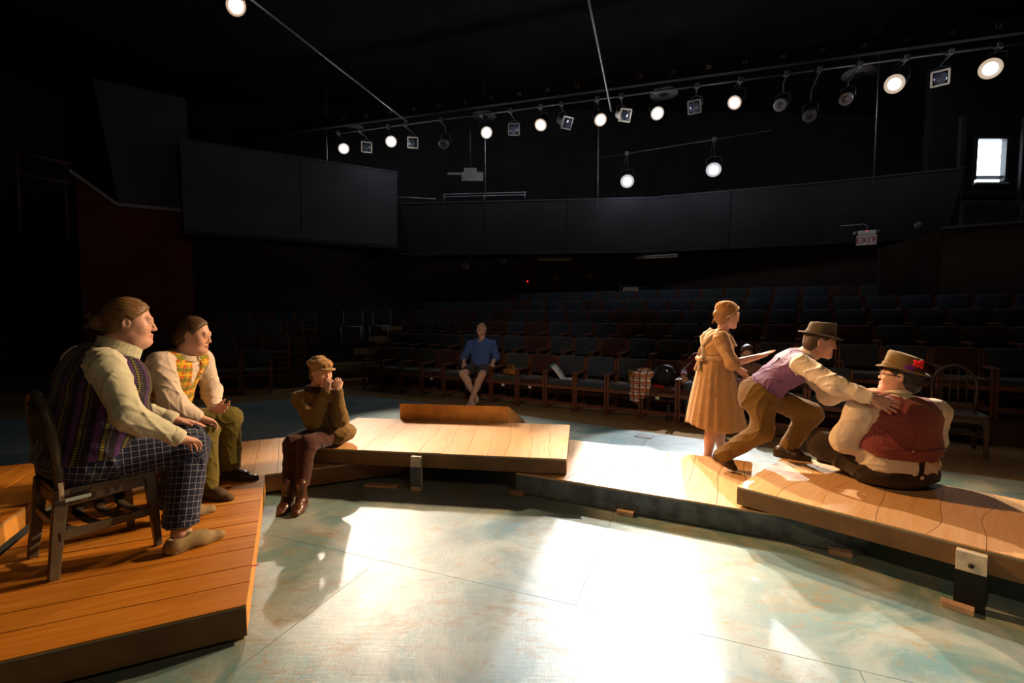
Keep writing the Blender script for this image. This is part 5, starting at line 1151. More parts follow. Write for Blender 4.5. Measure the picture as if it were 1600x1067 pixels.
# ---------------------------------------------------------------- standing person in the dress
def person_t():
    base = A3(1.95, 4.48, 0.004); F = nrm((1, -.05, 0)); M = frame(F); R = M[0]
    pel = A3(1.935, 4.49, .90); hipR = pel + R * .08; hipL = pel - R * .08; kneR = A3(1.90, 4.41, .49); kneL = A3(2.03, 4.57, .48); ankR = A3(1.845, 4.42, .085); ankL = A3(2.055, 4.58, .085)
    neck = A3(2.0, 4.495, 1.335); shR = A3(1.925, 4.345, 1.275); shL = A3(1.945, 4.645, 1.275); elR = A3(1.985, 4.25, 1.055); wrR = A3(2.19, 4.20, 1.12); elL = A3(2.06, 4.64, 1.03); wrL = A3(2.13, 4.45, .985)
    H = Head((2.05, 4.495, 1.487), (.985, .06, -.16), (.05, 0, 1), .99)
    tor = [(pel, (.16, .125, .14), M), (A3(1.935, 4.495, 1.07), (.125, .10, .16), M), (A3(1.95, 4.495, 1.20), (.145, .112, .13), M)]
    S = SDF()
    for c, r, a in tor: S.ell(c, A3(*r) * .9, a, .06)
    S.cap(shR, shL, .05, .05, .05); arm_skin(S, shR, elR, wrR, .92); arm_skin(S, shL, elL, wrL, .92)
    for h, k_, a in ((hipR, kneR, ankR), (hipL, kneL, ankL)):
        limb(S, h, k_, a, .078, .050, .034); S.ell(k_ * .62 + a * .38 + A3(-.02, 0, 0), (.042, .042, .11), None, .03); S.cap(a, a + A3(.02, 0, -.05), .034, .03, .02); S.cap(a + A3(-.01, 0, -.055), a + A3(.14, 0, -.062), .03, .022, .02)
    hand_sdf(S, wrR, (.93, -.12, .34), (.3, 0, -.95), 1, (-.05, .05, .05), .06, .92, (.85, .5, .2)); hand_sdf(S, wrL, (.62, -.35, -.65), (-.5, -.5, -.6), -1, (.3, .45, .4), .08, .92)
    head_sdf(S, H, neck, 0, .97, 0, .046)
    b = sdf_obj(S, .005, 'person', MATS['skin'], None, base, colf=skin_tint(H, base=(.64, .36, .27), brow=(.25, .12, .05)), loc=base)
    tagp(b, 'standing person in tan dress and kerchief reaching out one hand', 'person'); eyes(H, b, base, (0, -.2))
    S = hair_cap(H, .010, ((.07, .06), (-.02, -.075)), ear=False); S.ell(H.p(0, -.115, -.005), A3(.035, .035, .04) * H.k, H.M, .02); S.ell(H.p(0, -.07, -.06), A3(.05, .035, .04) * H.k, H.M, .02); S.noise(lambda P: .001 * np.sin(H.loc(P)[:, :, 2] * 420 + H.loc(P)[:, :, 1] * 60), 0); hair_obj(S, .005, H, 'hair_ginger', b, base)
    rs_ = random.Random(9); strands(b, base, [[H.p(rs_.uniform(-.02, .02), -.12 - .03 * t * rs_.uniform(.4, 1), -.03 - .07 * t) for t in (0, .5, 1)] for i in range(14)], .002, 'hair_ginger')
    S = SDF(); S.ell(H.p(0, -.018, .036), A3(.092, .113, .102) * H.k, H.M, .02); S.plane(H.p(0, .074, .068), H.f * .62 - H.u * .78, .008); S.plane(H.p(0, -.11, .0), -H.u, .02); S.ell(H.p(0, -.085, .075), A3(.055, .05, .04) * H.k, H.M, .03); S.noise(folds(70, .0025), 0)
    o = sdf_obj(S, .005, 'kerchief', MATS['kerchief'], b, base)
    n_h = nrm(H.f * .62 - H.u * .78); cc = H.p(0, .012, .010) ; ring = []
    for a in np.linspace(-.18 * pi, 1.18 * pi, 22):
        x, t_ = cos(a), sin(a); ring.append(H.p(x * .090, .074 - .093 * (1 - t_) * .92, .072 + .012 - .074 * (1 - t_) * .95 + .010 * t_))
    MB().tube(ring, .0075, 8, .0045).build('head_band', MATS['cream_trim'], o, base)
    # bodice with sleeves to the elbow
    S = SDF()
    for c, r, a in tor[1:]: S.ell(c, A3(*r) + .012, a, .05)
    S.ell(A3(2.03, 4.495, 1.19), (.13, .06, .07), M, .05); S.cap(shR, shL, .066, .066, .05); S.cap(neck - A3(.02, 0, .06), neck - A3(.0, 0, .03), .07, .055, .04); eR = elR * .72 + wrR * .28; eL = elL * .72 + wrL * .28
    S.cap(shR, elR, .066, .056, .03); S.cap(elR, eR, .056, .054, .03); S.cap(shL, elL, .066, .056, .03); S.cap(elL, eL, .056, .052, .03); S.plane(eR, wrR - elR, .004, eR, .09); S.plane(eL, wrL - elL, .004, eL, .09); S.plane((0, 0, 1.04), (0, 0, -1), .01, (1.935, 4.495, 1.0), .14); S.noise(folds(34, .0045), 0)
    dr = sdf_obj(S, .006, 'dress_top', MATS['dress_tan'], b, base, uv=bone_uv([(pel, neck, .13, F), (shR, elR, .06, -R), (elR, wrR, .055, -R), (shL, elL, .06, R), (elL, wrL, .055, R)]))
    collar(dr, base, neck - A3(.01, 0, .035), (.1, 0, 1), F, .055, .062, .035, .3, 'dress_tan', flop=.014)
    # pleated skirt
    vs = []; n = 160; rows = 26; c0 = A3(1.935, 4.495, 1.075); uvs = []
    for j in range(rows + 1):
        t = j / rows; z = 1.085 - t * .665; rx = .118 + .135 * t ** .75; ry = .130 + .115 * t ** .75; am = .003 + .016 * t
        for k in range(n):
            a = 2 * pi * k / n; pl = am * (sin(a * 17 + 1.2 * sin(3 * a + 1)) * (.30 + .7 * max(0, cos(a - .3)) ** .7) + .45 * sin(a * 5 + 2 * t)); fr = .04 * t * max(0, cos(a))
            vs.append((1.935 + (rx + pl + fr) * cos(a) + .0 * t, 4.495 + (ry + pl) * sin(a), z - .012 * t * sin(a * 3 + 1) - .03 * t * cos(a))); uvs.append((a * .2, z, 0))
    fs = [(j * n + k, j * n + (k + 1) % n, (j + 1) * n + (k + 1) % n, (j + 1) * n + k) for j in range(rows) for k in range(n)]
    mb = MB().add(vs, fs, True); me = mb.mesh('skirt', base); at = me.attributes.new('uvw', 'FLOAT_VECTOR', 'POINT'); at.data.foreach_set('vector', np.array(uvs, np.float32).ravel())
    sk = mkobj('skirt', me, MATS['dress_tan'], b); md = sk.modifiers.new('thick', 'SOLIDIFY'); md.thickness = .004
    ring = [(1.935 + .128 * cos(a), 4.495 + .140 * sin(a), 1.085) for a in np.linspace(0, 2 * pi, 33)[:-1]]
    MB().tube(ring, .010, 8, .022, closed=True).build('waistband', MATS['apron_tan'], b, base)
    # apron straps crossing behind, bow at the back
    for s in (-1, 1): MB().tube([A3(1.80, 4.495 + .07 * s, 1.09), A3(1.806, 4.495 + .03 * s, 1.17), A3(1.838, 4.495 - .09 * s, 1.28), A3(1.93, 4.495 - .105 * s, 1.358), A3(2.035, 4.495 - .10 * s, 1.29), A3(2.09, 4.495 - .085 * s, 1.2)], .017, 8, .004).build('apron_strap', MATS['cream_trim'], b, base)
    S = SDF(); S.ell((1.785, 4.46, 1.075), (.022, .045, .026), None, .01); S.ell((1.785, 4.53, 1.075), (.022, .045, .026), None, .01); S.ell((1.785, 4.495, 1.075), (.02, .016, .018), None, .01); S.cap((1.785, 4.49, 1.07), (1.77, 4.45, .98), .012, .016, .01); S.cap((1.785, 4.50, 1.07), (1.76, 4.52, .97), .012, .016, .01); sdf_obj(S, .005, 'apron_bow', MATS['apron_tan'], b, base)
    for a in (ankR, ankL): shoe_obj(b, base, (a[0] - .05, a[1], .004), (a[0] + .19, a[1] - .01, .004), .085, .06, MATS['leather_brown'], MATS['sole_dark'], .006)
person_t()
# ---------------------------------------------------------------- person in the purple waistcoat, leaning forward
def person_b():
    base = A3(2.05, 3.9, LO); F = nrm((.92, -.38, 0)); M = frame(F); R = M[0]
    pel = A3(2.05, 3.875, .85); hipR = A3(2.02, 3.79, .84); hipL = A3(2.08, 3.95, .84); kneR = A3(2.0, 3.74, .565); ankR = A3(1.765, 3.955, .29); kneL = A3(2.395, 3.765, .70); ankL = A3(2.275, 3.865, .385)
    neck = A3(2.315, 3.655, 1.20); shR = A3(2.17, 3.53, 1.125); shL = A3(2.335, 3.845, 1.125); elR = A3(2.25, 3.26, 1.0); wrR = A3(2.365, 3.075, .945); elL = A3(2.47, 3.64, .885); wrL = A3(2.512, 3.37, .945)
    H = Head((2.353, 3.605, 1.288), (.90, -.38, -.18), (.10, -.05, 1), .99)
    U = nrm(neck - pel); fm = frame(F, U)
    tor = [(pel, (.165, .15, .135), frame(F, nrm(U + A3(0, 0, .8)))), (A3(2.135, 3.805, .985), (.15, .115, .17), fm), (A3(2.225, 3.73, 1.085), (.165, .122, .14), fm)]
    S = SDF()
    for c, r, a in tor: S.ell(c, A3(*r) * .88, a, .06)
    S.cap(shR - R * .04, shL + R * .04, .055, .055, .05); arm_skin(S, shR, elR, wrR); arm_skin(S, shL, elL, wrL); limb(S, hipR, kneR, ankR, .08, .055, .036); limb(S, hipL, kneL, ankL, .08, .055, .036)
    S.cap(ankR, A3(1.79, 3.95, .25), .034, .03); S.cap(ankL, ankL + A3(.02, -.02, -.03), .034, .03)
    hand_sdf(S, wrR, A3(2.53, 3.035, .868) - wrR, (.1, .95, -.1), 1, (.05, .08, .08), .24, 1.0, (.55, .6, .1)); hand_sdf(S, wrL, (.80, -.55, .10), (.1, .2, -1), -1, (.12, .25, .2), .14, 1.0)
    head_sdf(S, H, neck, 0, 1.0, 0, .056)
    b = sdf_obj(S, .005, 'person', MATS['skin'], None, base, colf=skin_tint(H, base=(.60, .34, .255), brow=(.09, .05, .03)), loc=base)
    tagp(b, 'person in purple waistcoat and grey hat leaning forward, hands on a back', 'person'); eyes(H, b, base, (0, -.2))
    S = hair_cap(H, .006, ((.086, .075), (-.02, -.08))); hair_obj(S, .005, H, 'hair_dark', b, base)
    hat_obj(b, base, H, MATS['felt_grey'], MATS['felt_band'], crown_h=.098, brim=.048, brim_up=.014, tilt=-.02, z0=.050, dip=.016)
    S = SDF()
    for c, r, a in tor[1:]: S.ell(c, r, a, .06)
    S.cap(shR - R * .05, shL + R * .05, .068, .068, .05); S.cap(neck - U * .06, neck - U * .015, .072, .062, .04)
    limb(S, shR, elR, wrR, .075, .066, .044, .04); limb(S, shL, elL, wrL, .078, .078, .044, .04); S.ell(elL + A3(-.02, .0, -.03), (.07, .06, .05), None, .04)
    dR = nrm(wrR - elR); dL = nrm(wrL - elL); S.plane(wrR, dR, .004, wrR, .09); S.plane(wrL, dL, .004, wrL, .08); S.noise(folds(30, .0055), 0)
    o = sdf_obj(S, .006, 'shirt', MATS['shirt_cream'], b, base, uv=bone_uv([(pel, neck, .16, -F), (shR, elR, .07, -R), (elR, wrR, .06, -R), (shL, elL, .07, R), (elL, wrL, .06, R)]))
    for w_, d_ in ((wrR, dR), (wrL, dL)): MB().tube([w_ - d_ * .055, w_ - d_ * .05, w_ - d_ * .004, w_ + d_ * .006], [.040, .044, .041, .038], 16).build('cuff', MATS['shirt_cream'], o, base)
    MB().sphere(wrR - dR * .02 + R * .03 - A3(0, 0, .03), .006, 8, 6).build('button', MATS['button'], o, base)
    collar(o, base, neck - U * .03, nrm(U + A3(0, 0, .6)), F, .060, .064, .042, .25, 'shirt_cream', flop=.012)
    S = SDF()
    for c, r, a in tor: S.ell(c, A3(*r) + .012, a, .06)
    S.cap(shR - R * .07, shL + R * .07, .076, .076, .05)
    for sh, sg in ((shR, 1), (shL, -1)): S.ell(sh + R * .07 * sg + F * .03, (.08, .11, .12), fm, .012, 's')
    S.ell(neck + F * .12 - U * .12, (.05, .10, .16), fm, .01, 's'); S.cap(neck, neck + U * .2, .066, .075, .01, mode='s'); wp = A3(2.06, 3.86, .925); S.plane(wp, -nrm(U * .9 + A3(0, 0, .15)), .004); S.noise(folds(42, .005, warp=1.6), 0)
    sdf_obj(S, .006, 'waistcoat', MATS['vest_purple'], b, base, uv=bone_uv([(pel, neck, .16, F)]))
    S = SDF(); S.ell(pel + A3(-.01, 0, -.01), (.172, .160, .145), frame(F, nrm(U + A3(0, 0, .8))), .05); limb(S, hipR, kneR, ankR, .112, .082, .066, .05); limb(S, hipL, kneL, ankL, .110, .086, .066, .05); S.ell(A3(1.985, 3.85, .80), (.115, .11, .11), None, .05)
    S.plane(ankR + A3(-.0, 0, -.015), nrm(ankR - kneR), .004, ankR, .16); S.plane(ankL + A3(0, 0, -.02), (0, 0, -1), .004, ankL, .16); S.plane(wp + U * .03, U, .01, wp, .17); S.noise(folds(30, .0055), 0)
    tr = sdf_obj(S, .006, 'trousers', MATS['trouser_brown'], b, base, uv=bone_uv([(hipR, kneR, .09, F), (kneR, ankR, .075, F), (hipL, kneL, .09, (0, 0, -1)), (kneL, ankL, .075, -F)]))
    shoe_obj(b, base, (2.19, 3.895, HI), (2.405, 3.735, HI), .10, .085, MATS['leather_dark'], MATS['sole_dark'], .005)
    shoe_obj(b, base, (1.722, 3.985, .272), (1.868, 3.885, LO + .008), .095, .08, MATS['leather_dark'], MATS['sole_dark'], .005, up=(.25, -.15, .9))
person_b()
# ---------------------------------------------------------------- person sitting on the platform, seen from behind
def person_s():
    base = A3(2.65, 3.25, HI); F = nrm((-.05, 1, 0)); M = frame(F); R = M[0]
    pel = A3(2.65, 3.22, .47); neck = A3(2.66, 3.24, .985); shL = A3(2.405, 3.215, .835); shR = A3(2.905, 3.24, .815); elL = A3(2.36, 3.31, .61); elR = A3(2.985, 3.34, .59); wrL = A3(2.55, 3.47, .55); wrR = A3(2.80, 3.48, .53)
    H = Head((2.668, 3.245, 1.072), (-.74, .66, .12), (.16, -.14, 1), 1.03)
    hipL = A3(2.53, 3.27, .43); hipR = A3(2.78, 3.27, .43); kneL = A3(2.36, 3.53, .51); kneR = A3(2.95, 3.58, .47); ankL = A3(2.68, 3.62, .40); ankR = A3(2.62, 3.66, .385)
    tor = [(pel, (.262, .20, .15), M), (A3(2.65, 3.225, .62), (.265, .205, .18), M), (A3(2.655, 3.23, .77), (.255, .18, .17), M)]
    S = SDF()
    for c, r, a in tor: S.ell(c, A3(*r) * .87, a, .06)
    S.cap(shL, shR, .07, .07, .06); arm_skin(S, shR, elR, wrR, 1.3); arm_skin(S, shL, elL, wrL, 1.3); limb(S, hipL, kneL, ankL, .09, .06, .04); limb(S, hipR, kneR, ankR, .09, .06, .04)
    hand_sdf(S, wrR, (-.7, .4, -.3), (0, 0, -1), 1); hand_sdf(S, wrL, (.7, .4, -.2), (0, 0, -1), -1); head_sdf(S, H, neck, .012, .95, 0, .066)
    b = sdf_obj(S, .0055, 'person', MATS['skin'], None, base, colf=skin_tint(H, base=(.60, .33, .25), brow=(.03, .02, .015)), loc=base)
    tagp(b, 'person in dusty red waistcoat and feathered hat sitting with back turned', 'person'); eyes(H, b, base)
    S = hair_cap(H, .012, ((.080, .075), (.0, -.09))); S.ell(H.p(0, -.07, -.055), A3(.07, .05, .05) * H.k, H.M, .03); S.noise(folds(120, .002), 0); hair_obj(S, .0055, H, 'hair_black', b, base)
    h = hat_obj(b, base, H, MATS['felt_tan'], MATS['felt_tan'], crown_h=.105, brim=.032, brim_up=.02, tilt=.10, z0=.046, dip=.026, taper=.84, rx=.092, ry=.112)
    for (m_, y_, z_, sg) in (('feather_red', -.085, .105, 1), ('feather_purple', -.045, .075, -1)):
        rs_ = random.Random(z_); q = MB()
        for i in range(110):
            a = H.p(-.096 - rs_.uniform(0, .012), y_, z_); d_ = A3(rs_.uniform(-.02, .01), rs_.uniform(-.03, .03), rs_.uniform(-.03, .03) * 1.0 - .008 * (sg < 0)); p1 = H.p(-.098 + d_[0], y_ + d_[1], z_ + d_[2]); q.tube([a, (a + p1) / 2 + A3(0, 0, .003), p1], [.003, .0035, .0012], 4)
        o = q.build('feather', MATS[m_], h, base)
    g = empty('g'); bpy.data.objects.remove(g)
    gl = MB()
    for s in (-1, 1):
        ring = [H.p(s * .033 + .021 * cos(a), .100, .004 + .016 * sin(a)) for a in np.linspace(0, 2 * pi, 17)[:-1]]; gl.tube(ring, .0025, 6, closed=True); gl.tube([H.p(s * .055, .100, .008), H.p(s * .080, .085, .010), H.p(s * .086, .0, .008), H.p(s * .084, -.03, -.004)], .0028, 6)
    gl.tube([H.p(-.012, .102, .006), H.p(0, .106, .008), H.p(.012, .102, .006)], .0025, 6); gl.build('glasses', MATS['plastic_black'], b, base)
    S = SDF()
    for c, r, a in tor: S.ell(c, r, a, .06)
    S.cap(shL, shR, .088, .088, .06); S.cap(neck - A3(0, 0, .06), neck - A3(0, 0, .02), .085, .07, .05); limb(S, shR, elR, wrR, .100, .090, .06, .05); limb(S, shL, elL, wrL, .098, .088, .06, .05); S.plane(wrR, wrR - elR, .004, wrR, .1); S.plane(wrL, wrL - elL, .004, wrL, .1); S.plane((0, 0, .45), (0, 0, -1)); S.noise(folds(24, .0055), 0)
    o = sdf_obj(S, .0065, 'shirt', MATS['shirt_cream'], b, base, uv=bone_uv([(pel, neck, .22, F), (shR, elR, .1, F), (elR, wrR, .08, F), (shL, elL, .1, F), (elL, wrL, .08, F)]))
    collar(o, base, neck - A3(0, 0, .03), (0, 0, 1), F, .070, .075, .035, .2, 'shirt_cream', flop=.012)
    S = SDF()
    for c, r, a in tor: S.ell(c, A3(*r) + .014, a, .06)
    S.cap(shL + R * .05, shR - R * .05, .100, .100, .05)
    for sh, sg in ((shR, 1), (shL, -1)): S.ell(sh + R * .115 * sg - A3(0, 0, .02), (.115, .15, .16), M, .012, 's')
    S.ell(neck + F * .17 - A3(0, 0, .1), (.07, .14, .2), M, .01, 's'); S.cap(neck - A3(0, 0, .01), neck + A3(0, 0, .2), .078, .09, .01, mode='s'); S.plane((2.65, 3.05, .545), (-.0, .25, -1)); S.noise(folds(26, .0045, dirs=((1, .3, .2), (.1, .3, 1), (-.2, .3, 1))), 0)
    v = sdf_obj(S, .0065, 'waistcoat', MATS['vest_red'], b, base, uv=bone_uv([(pel, neck, .26, F)]))
    MB().tube([(x_, 3.225 - .224 * sqrt(1 - ((x_ - 2.65) / .282) ** 2), .617) for x_ in (2.44, 2.50, 2.56, 2.62, 2.68, 2.74, 2.80, 2.86)], .004, 6, .009).build('back_strap', MATS['vest_red'], v, base); MB().sphere((2.575, 2.99, .618), .009, 8, 6).build('button', MATS['button'], v, base)
    S = SDF(); S.ell(A3(2.65, 3.23, .43), (.275, .215, .125), M, .05); limb(S, hipL, kneL, ankL, .125, .098, .07, .06); limb(S, hipR, kneR, ankR, .125, .098, .07, .06); S.plane((0, 0, HI + .003), (0, 0, -1), .006); S.plane((2.65, 3.0, .468), (0, -.12, 1), .006, (2.65, 3.1, .5), .26); S.noise(folds(26, .005), 0)
    sdf_obj(S, .0065, 'trousers', MATS['trouser_dark'], b, base, uv=bone_uv([(hipR, kneR, .09, F), (hipL, kneL, .09, F)]))
    MB().box((2.655, 3.018, .492), (.030, .010, .10), (R, F, nrm((0, -.06, 1)))).build('brace_strap', MATS['strap_black'], b, base); MB().box((2.655, 3.012, .440), (.022, .008, .018)).build('brace_clip', MATS['steel'], b, base)
    for a_, t_ in ((ankL, (.14, .08, 0)), (ankR, (-.14, .09, 0))): shoe_obj(b, base, (a_[0] - t_[0] * .3, a_[1], HI), (a_[0] + t_[0] * 1.2, a_[1] + t_[1], HI), .10, .08, MATS['leather_dark'], MATS['sole_dark'], .008)
person_s()
# ---------------------------------------------------------------- spectators
def person_k():
    F = nrm((-.25, -.97, 0)); M = frame(F); R = M[0]; base = A3(-.55, 8.2, .0)
    pel = A3(-.565, 8.24, .54); neck = A3(-.54, 8.40, 1.055); H = Head((-.545, 8.42, 1.215), (-.18, -.86, .48), (0, .35, 1), 1.0)
    shR = A3(-.735, 8.37, .965); shL = A3(-.36, 8.36, .97); elR = A3(-.84, 8.36, .735); elL = A3(-.285, 8.36, .735); wrR = A3(-.835, 8.17, .66); wrL = A3(-.335, 8.17, .655); hipR = pel + A3(-.09, 0, 0); hipL = pel + A3(.09, 0, 0); kneR = A3(-.82, 7.88, .50); kneL = A3(-.50, 7.85, .485); ankR = A3(-.58, 7.74, .10); ankL = A3(-.665, 7.64, .10)
    tor = [(pel, (.17, .14, .12), M), (A3(-.555, 8.28, .72), (.165, .13, .18), frame(F, (0, .25, 1))), (A3(-.55, 8.34, .89), (.18, .13, .15), frame(F, (0, .25, 1)))]
    S = SDF()
    for c, r, a in tor: S.ell(c, A3(*r) * .88, a, .06)
    S.cap(shR, shL, .055, .055, .05); arm_skin(S, shR, elR, wrR, 1.05); arm_skin(S, shL, elL, wrL, 1.05); limb(S, hipR, kneR, ankR, .085, .062, .038); limb(S, hipL, kneL, ankL, .085, .062, .038)
    for k_, a in ((kneR, ankR), (kneL, ankL)): S.ell(k_ * .6 + a * .4 + A3(0, .02, 0), (.05, .05, .12), None, .03); S.cap(a + A3(0, 0, -.04), a + A3(-.05, -.16, -.07), .036, .026, .03)
    hand_sdf(S, wrR, (-.05, -.5, -.8), (.5, .5, -.6), 1); hand_sdf(S, wrL, (.1, -.5, -.8), (-.5, .5, -.6), -1); head_sdf(S, H, neck, 0, 1, .8, .056)
    b = sdf_obj(S, .007, 'person', MATS['skin'], None, base, colf=skin_tint(H, base=(.60, .35, .25), brow=(.30, .18, .08)), loc=base); tagp(b, 'spectator in blue hoodie and dark shorts sitting with crossed ankles', 'person'); eyes(H, b, base)
    hair_obj(hair_cap(H, .013, ((.082, .082), (-.03, -.07))), .006, H, 'hair_blond', b, base)
    S = SDF()
    for c, r, a in tor: S.ell(c, A3(*r) + .012, a, .06)
    S.cap(shR, shL, .07, .07, .05); eR = elR * .45 + wrR * .55; eL = elL * .45 + wrL * .55; S.cap(shR, elR, .074, .062, .04); S.cap(elR, eR, .062, .054, .04); S.cap(shL, elL, .074, .062, .04); S.cap(elL, eL, .062, .054, .04); S.plane(eR, wrR - elR, .004, eR, .1); S.plane(eL, wrL - elL, .004, eL, .1); S.cap(neck - A3(.07, 0, .02), neck + A3(.07, 0, -.02), .045, .045, .04); S.ell(neck + A3(0, .07, -.03), (.10, .06, .06), None, .04); S.ell(neck + F * .09 - A3(0, 0, .02), (.045, .05, .07), None, .01, 's'); S.noise(folds(30, .005), 0); S.plane((0, 0, .565), (0, 0, -1))
    o = sdf_obj(S, .008, 'hoodie', MATS['hoodie_blue'], b, base)
    for s in (-1, 1): MB().tube([neck + F * .10 + R * s * .03 - A3(0, 0, .05), neck + F * .15 + R * s * .035 - A3(0, 0, .12), neck + F * .155 + R * s * .035 - A3(0, 0, .20)], .004, 5).build('drawstring', MATS['shirt_cream'], o, base)
    S = SDF(); S.ell(pel, (.18, .15, .12), M, .05); kr = hipR * .25 + kneR * .75; kl = hipL * .25 + kneL * .75; S.cap(hipR, kr, .105, .095, .05); S.cap(hipL, kl, .105, .095, .05); S.plane(kr, kneR - hipR, .004, kr, .14); S.plane(kl, kneL - hipL, .004, kl, .14); S.plane((0, 0, .462), (0, 0, -1)); sdf_obj(S, .008, 'shorts', MATS['shorts_dark'], b, base)
    for a in (ankR, ankL):
        q = a + A3(-.02, -.07, -.095); q[2] = .010; mb = MB().prism([(q[0] + dx, q[1] + dy) for dx, dy in ((.03, .10), (.055, .0), (.03, -.12), (-.03, -.15), (-.07, -.10), (-.06, 0), (-.02, .1))], 0.0, .018); o = mb.build('sandal', MATS['leather_dark'], b, base)
        MB().tube([q + A3(.045, .01, .02), q + A3(-.01, -.03, .075), q + A3(-.065, -.02, .02)], .014, 6, .004).build('sandal_strap', MATS['leather_dark'], o, base)
person_k()
def person_v():
    base = A3(3.2, 6.55, 0); F = nrm((-.35, -.93, 0)); M = frame(F); R = M[0]; pel = A3(3.27, 6.62, .54); neck = A3(3.19, 6.40, .845); H = Head((3.155, 6.33, .965), (-.42, -.86, -.30), (-.1, -.2, 1), .96)
    shR = A3(3.035, 6.43, .755); shL = A3(3.33, 6.36, .755); elR = A3(2.95, 6.25, .60); elL = A3(3.33, 6.15, .60); wrR = A3(3.13, 6.12, .60); wrL = A3(3.20, 6.08, .61); hipR = pel + R * .085; hipL = pel - R * .085; kneR = hipR + F * .42; kneL = hipL + F * .42; ankR = kneR + A3(0, .02, -.44); ankL = kneL + A3(.02, .02, -.44)
    tor = [(pel, (.155, .13, .11), M), (A3(3.235, 6.53, .66), (.135, .115, .15), frame(F, F * .6 + A3(0, 0, 1))), (A3(3.205, 6.45, .745), (.15, .11, .12), frame(F, F * .6 + A3(0, 0, 1)))]
    S = SDF()
    for c, r, a in tor: S.ell(c, A3(*r) * .88, a, .06)
    S.cap(shR, shL, .05, .05, .05); arm_skin(S, shR, elR, wrR, .9); arm_skin(S, shL, elL, wrL, .9); limb(S, hipR, kneR, ankR, .075, .05, .034); limb(S, hipL, kneL, ankL, .075, .05, .034); hand_sdf(S, wrR, (.7, -.4, 0), (0, 0, -1), 1, sz=.9); hand_sdf(S, wrL, (-.7, -.4, 0), (0, 0, -1), -1, sz=.9); head_sdf(S, H, neck, 0, .95, 0, .046)
    b = sdf_obj(S, .007, 'person', MATS['skin'], None, base, colf=skin_tint(H, base=(.58, .33, .24)), loc=base); tagp(b, 'spectator in pink blouse leaning forward, seen below the outstretched arm', 'person'); eyes(H, b, base)
    S = hair_cap(H, .012, ((.07, .085), (.0, -.09)), ear=False); S.ell(H.p(0, -.07, -.08), A3(.07, .05, .09) * H.k, H.M, .03); hair_obj(S, .006, H, 'hair_dark', b, base)
    S = SDF()
    for c, r, a in tor: S.ell(c, A3(*r) + .012, a, .06)
    S.cap(shR, shL, .064, .064, .05); limb(S, shR, elR, wrR, .06, .054, .042); limb(S, shL, elL, wrL, .06, .054, .042); S.plane(wrR, wrR - elR, .004, wrR, .09); S.plane(wrL, wrL - elL, .004, wrL, .09); S.noise(folds(36, .004), 0); sdf_obj(S, .008, 'blouse', MATS['blouse_pink'], b, base)
    S = SDF(); S.ell(pel, (.16, .14, .10), M, .05); limb(S, hipR, kneR, ankR, .09, .07, .05); limb(S, hipL, kneL, ankL, .09, .07, .05); S.plane((0, 0, .468), (0, 0, -1), .006, pel, .2); sdf_obj(S, .009, 'trousers', MATS['trouser_dark'], b, base)
    for a in (ankR, ankL): shoe_obj(b, base, (a[0] + .03, a[1] + .06, 0.0), (a[0] - .06, a[1] - .18, 0.0), .085, .07, MATS['leather_dark'], MATS['sole_dark'], .008)
person_v()
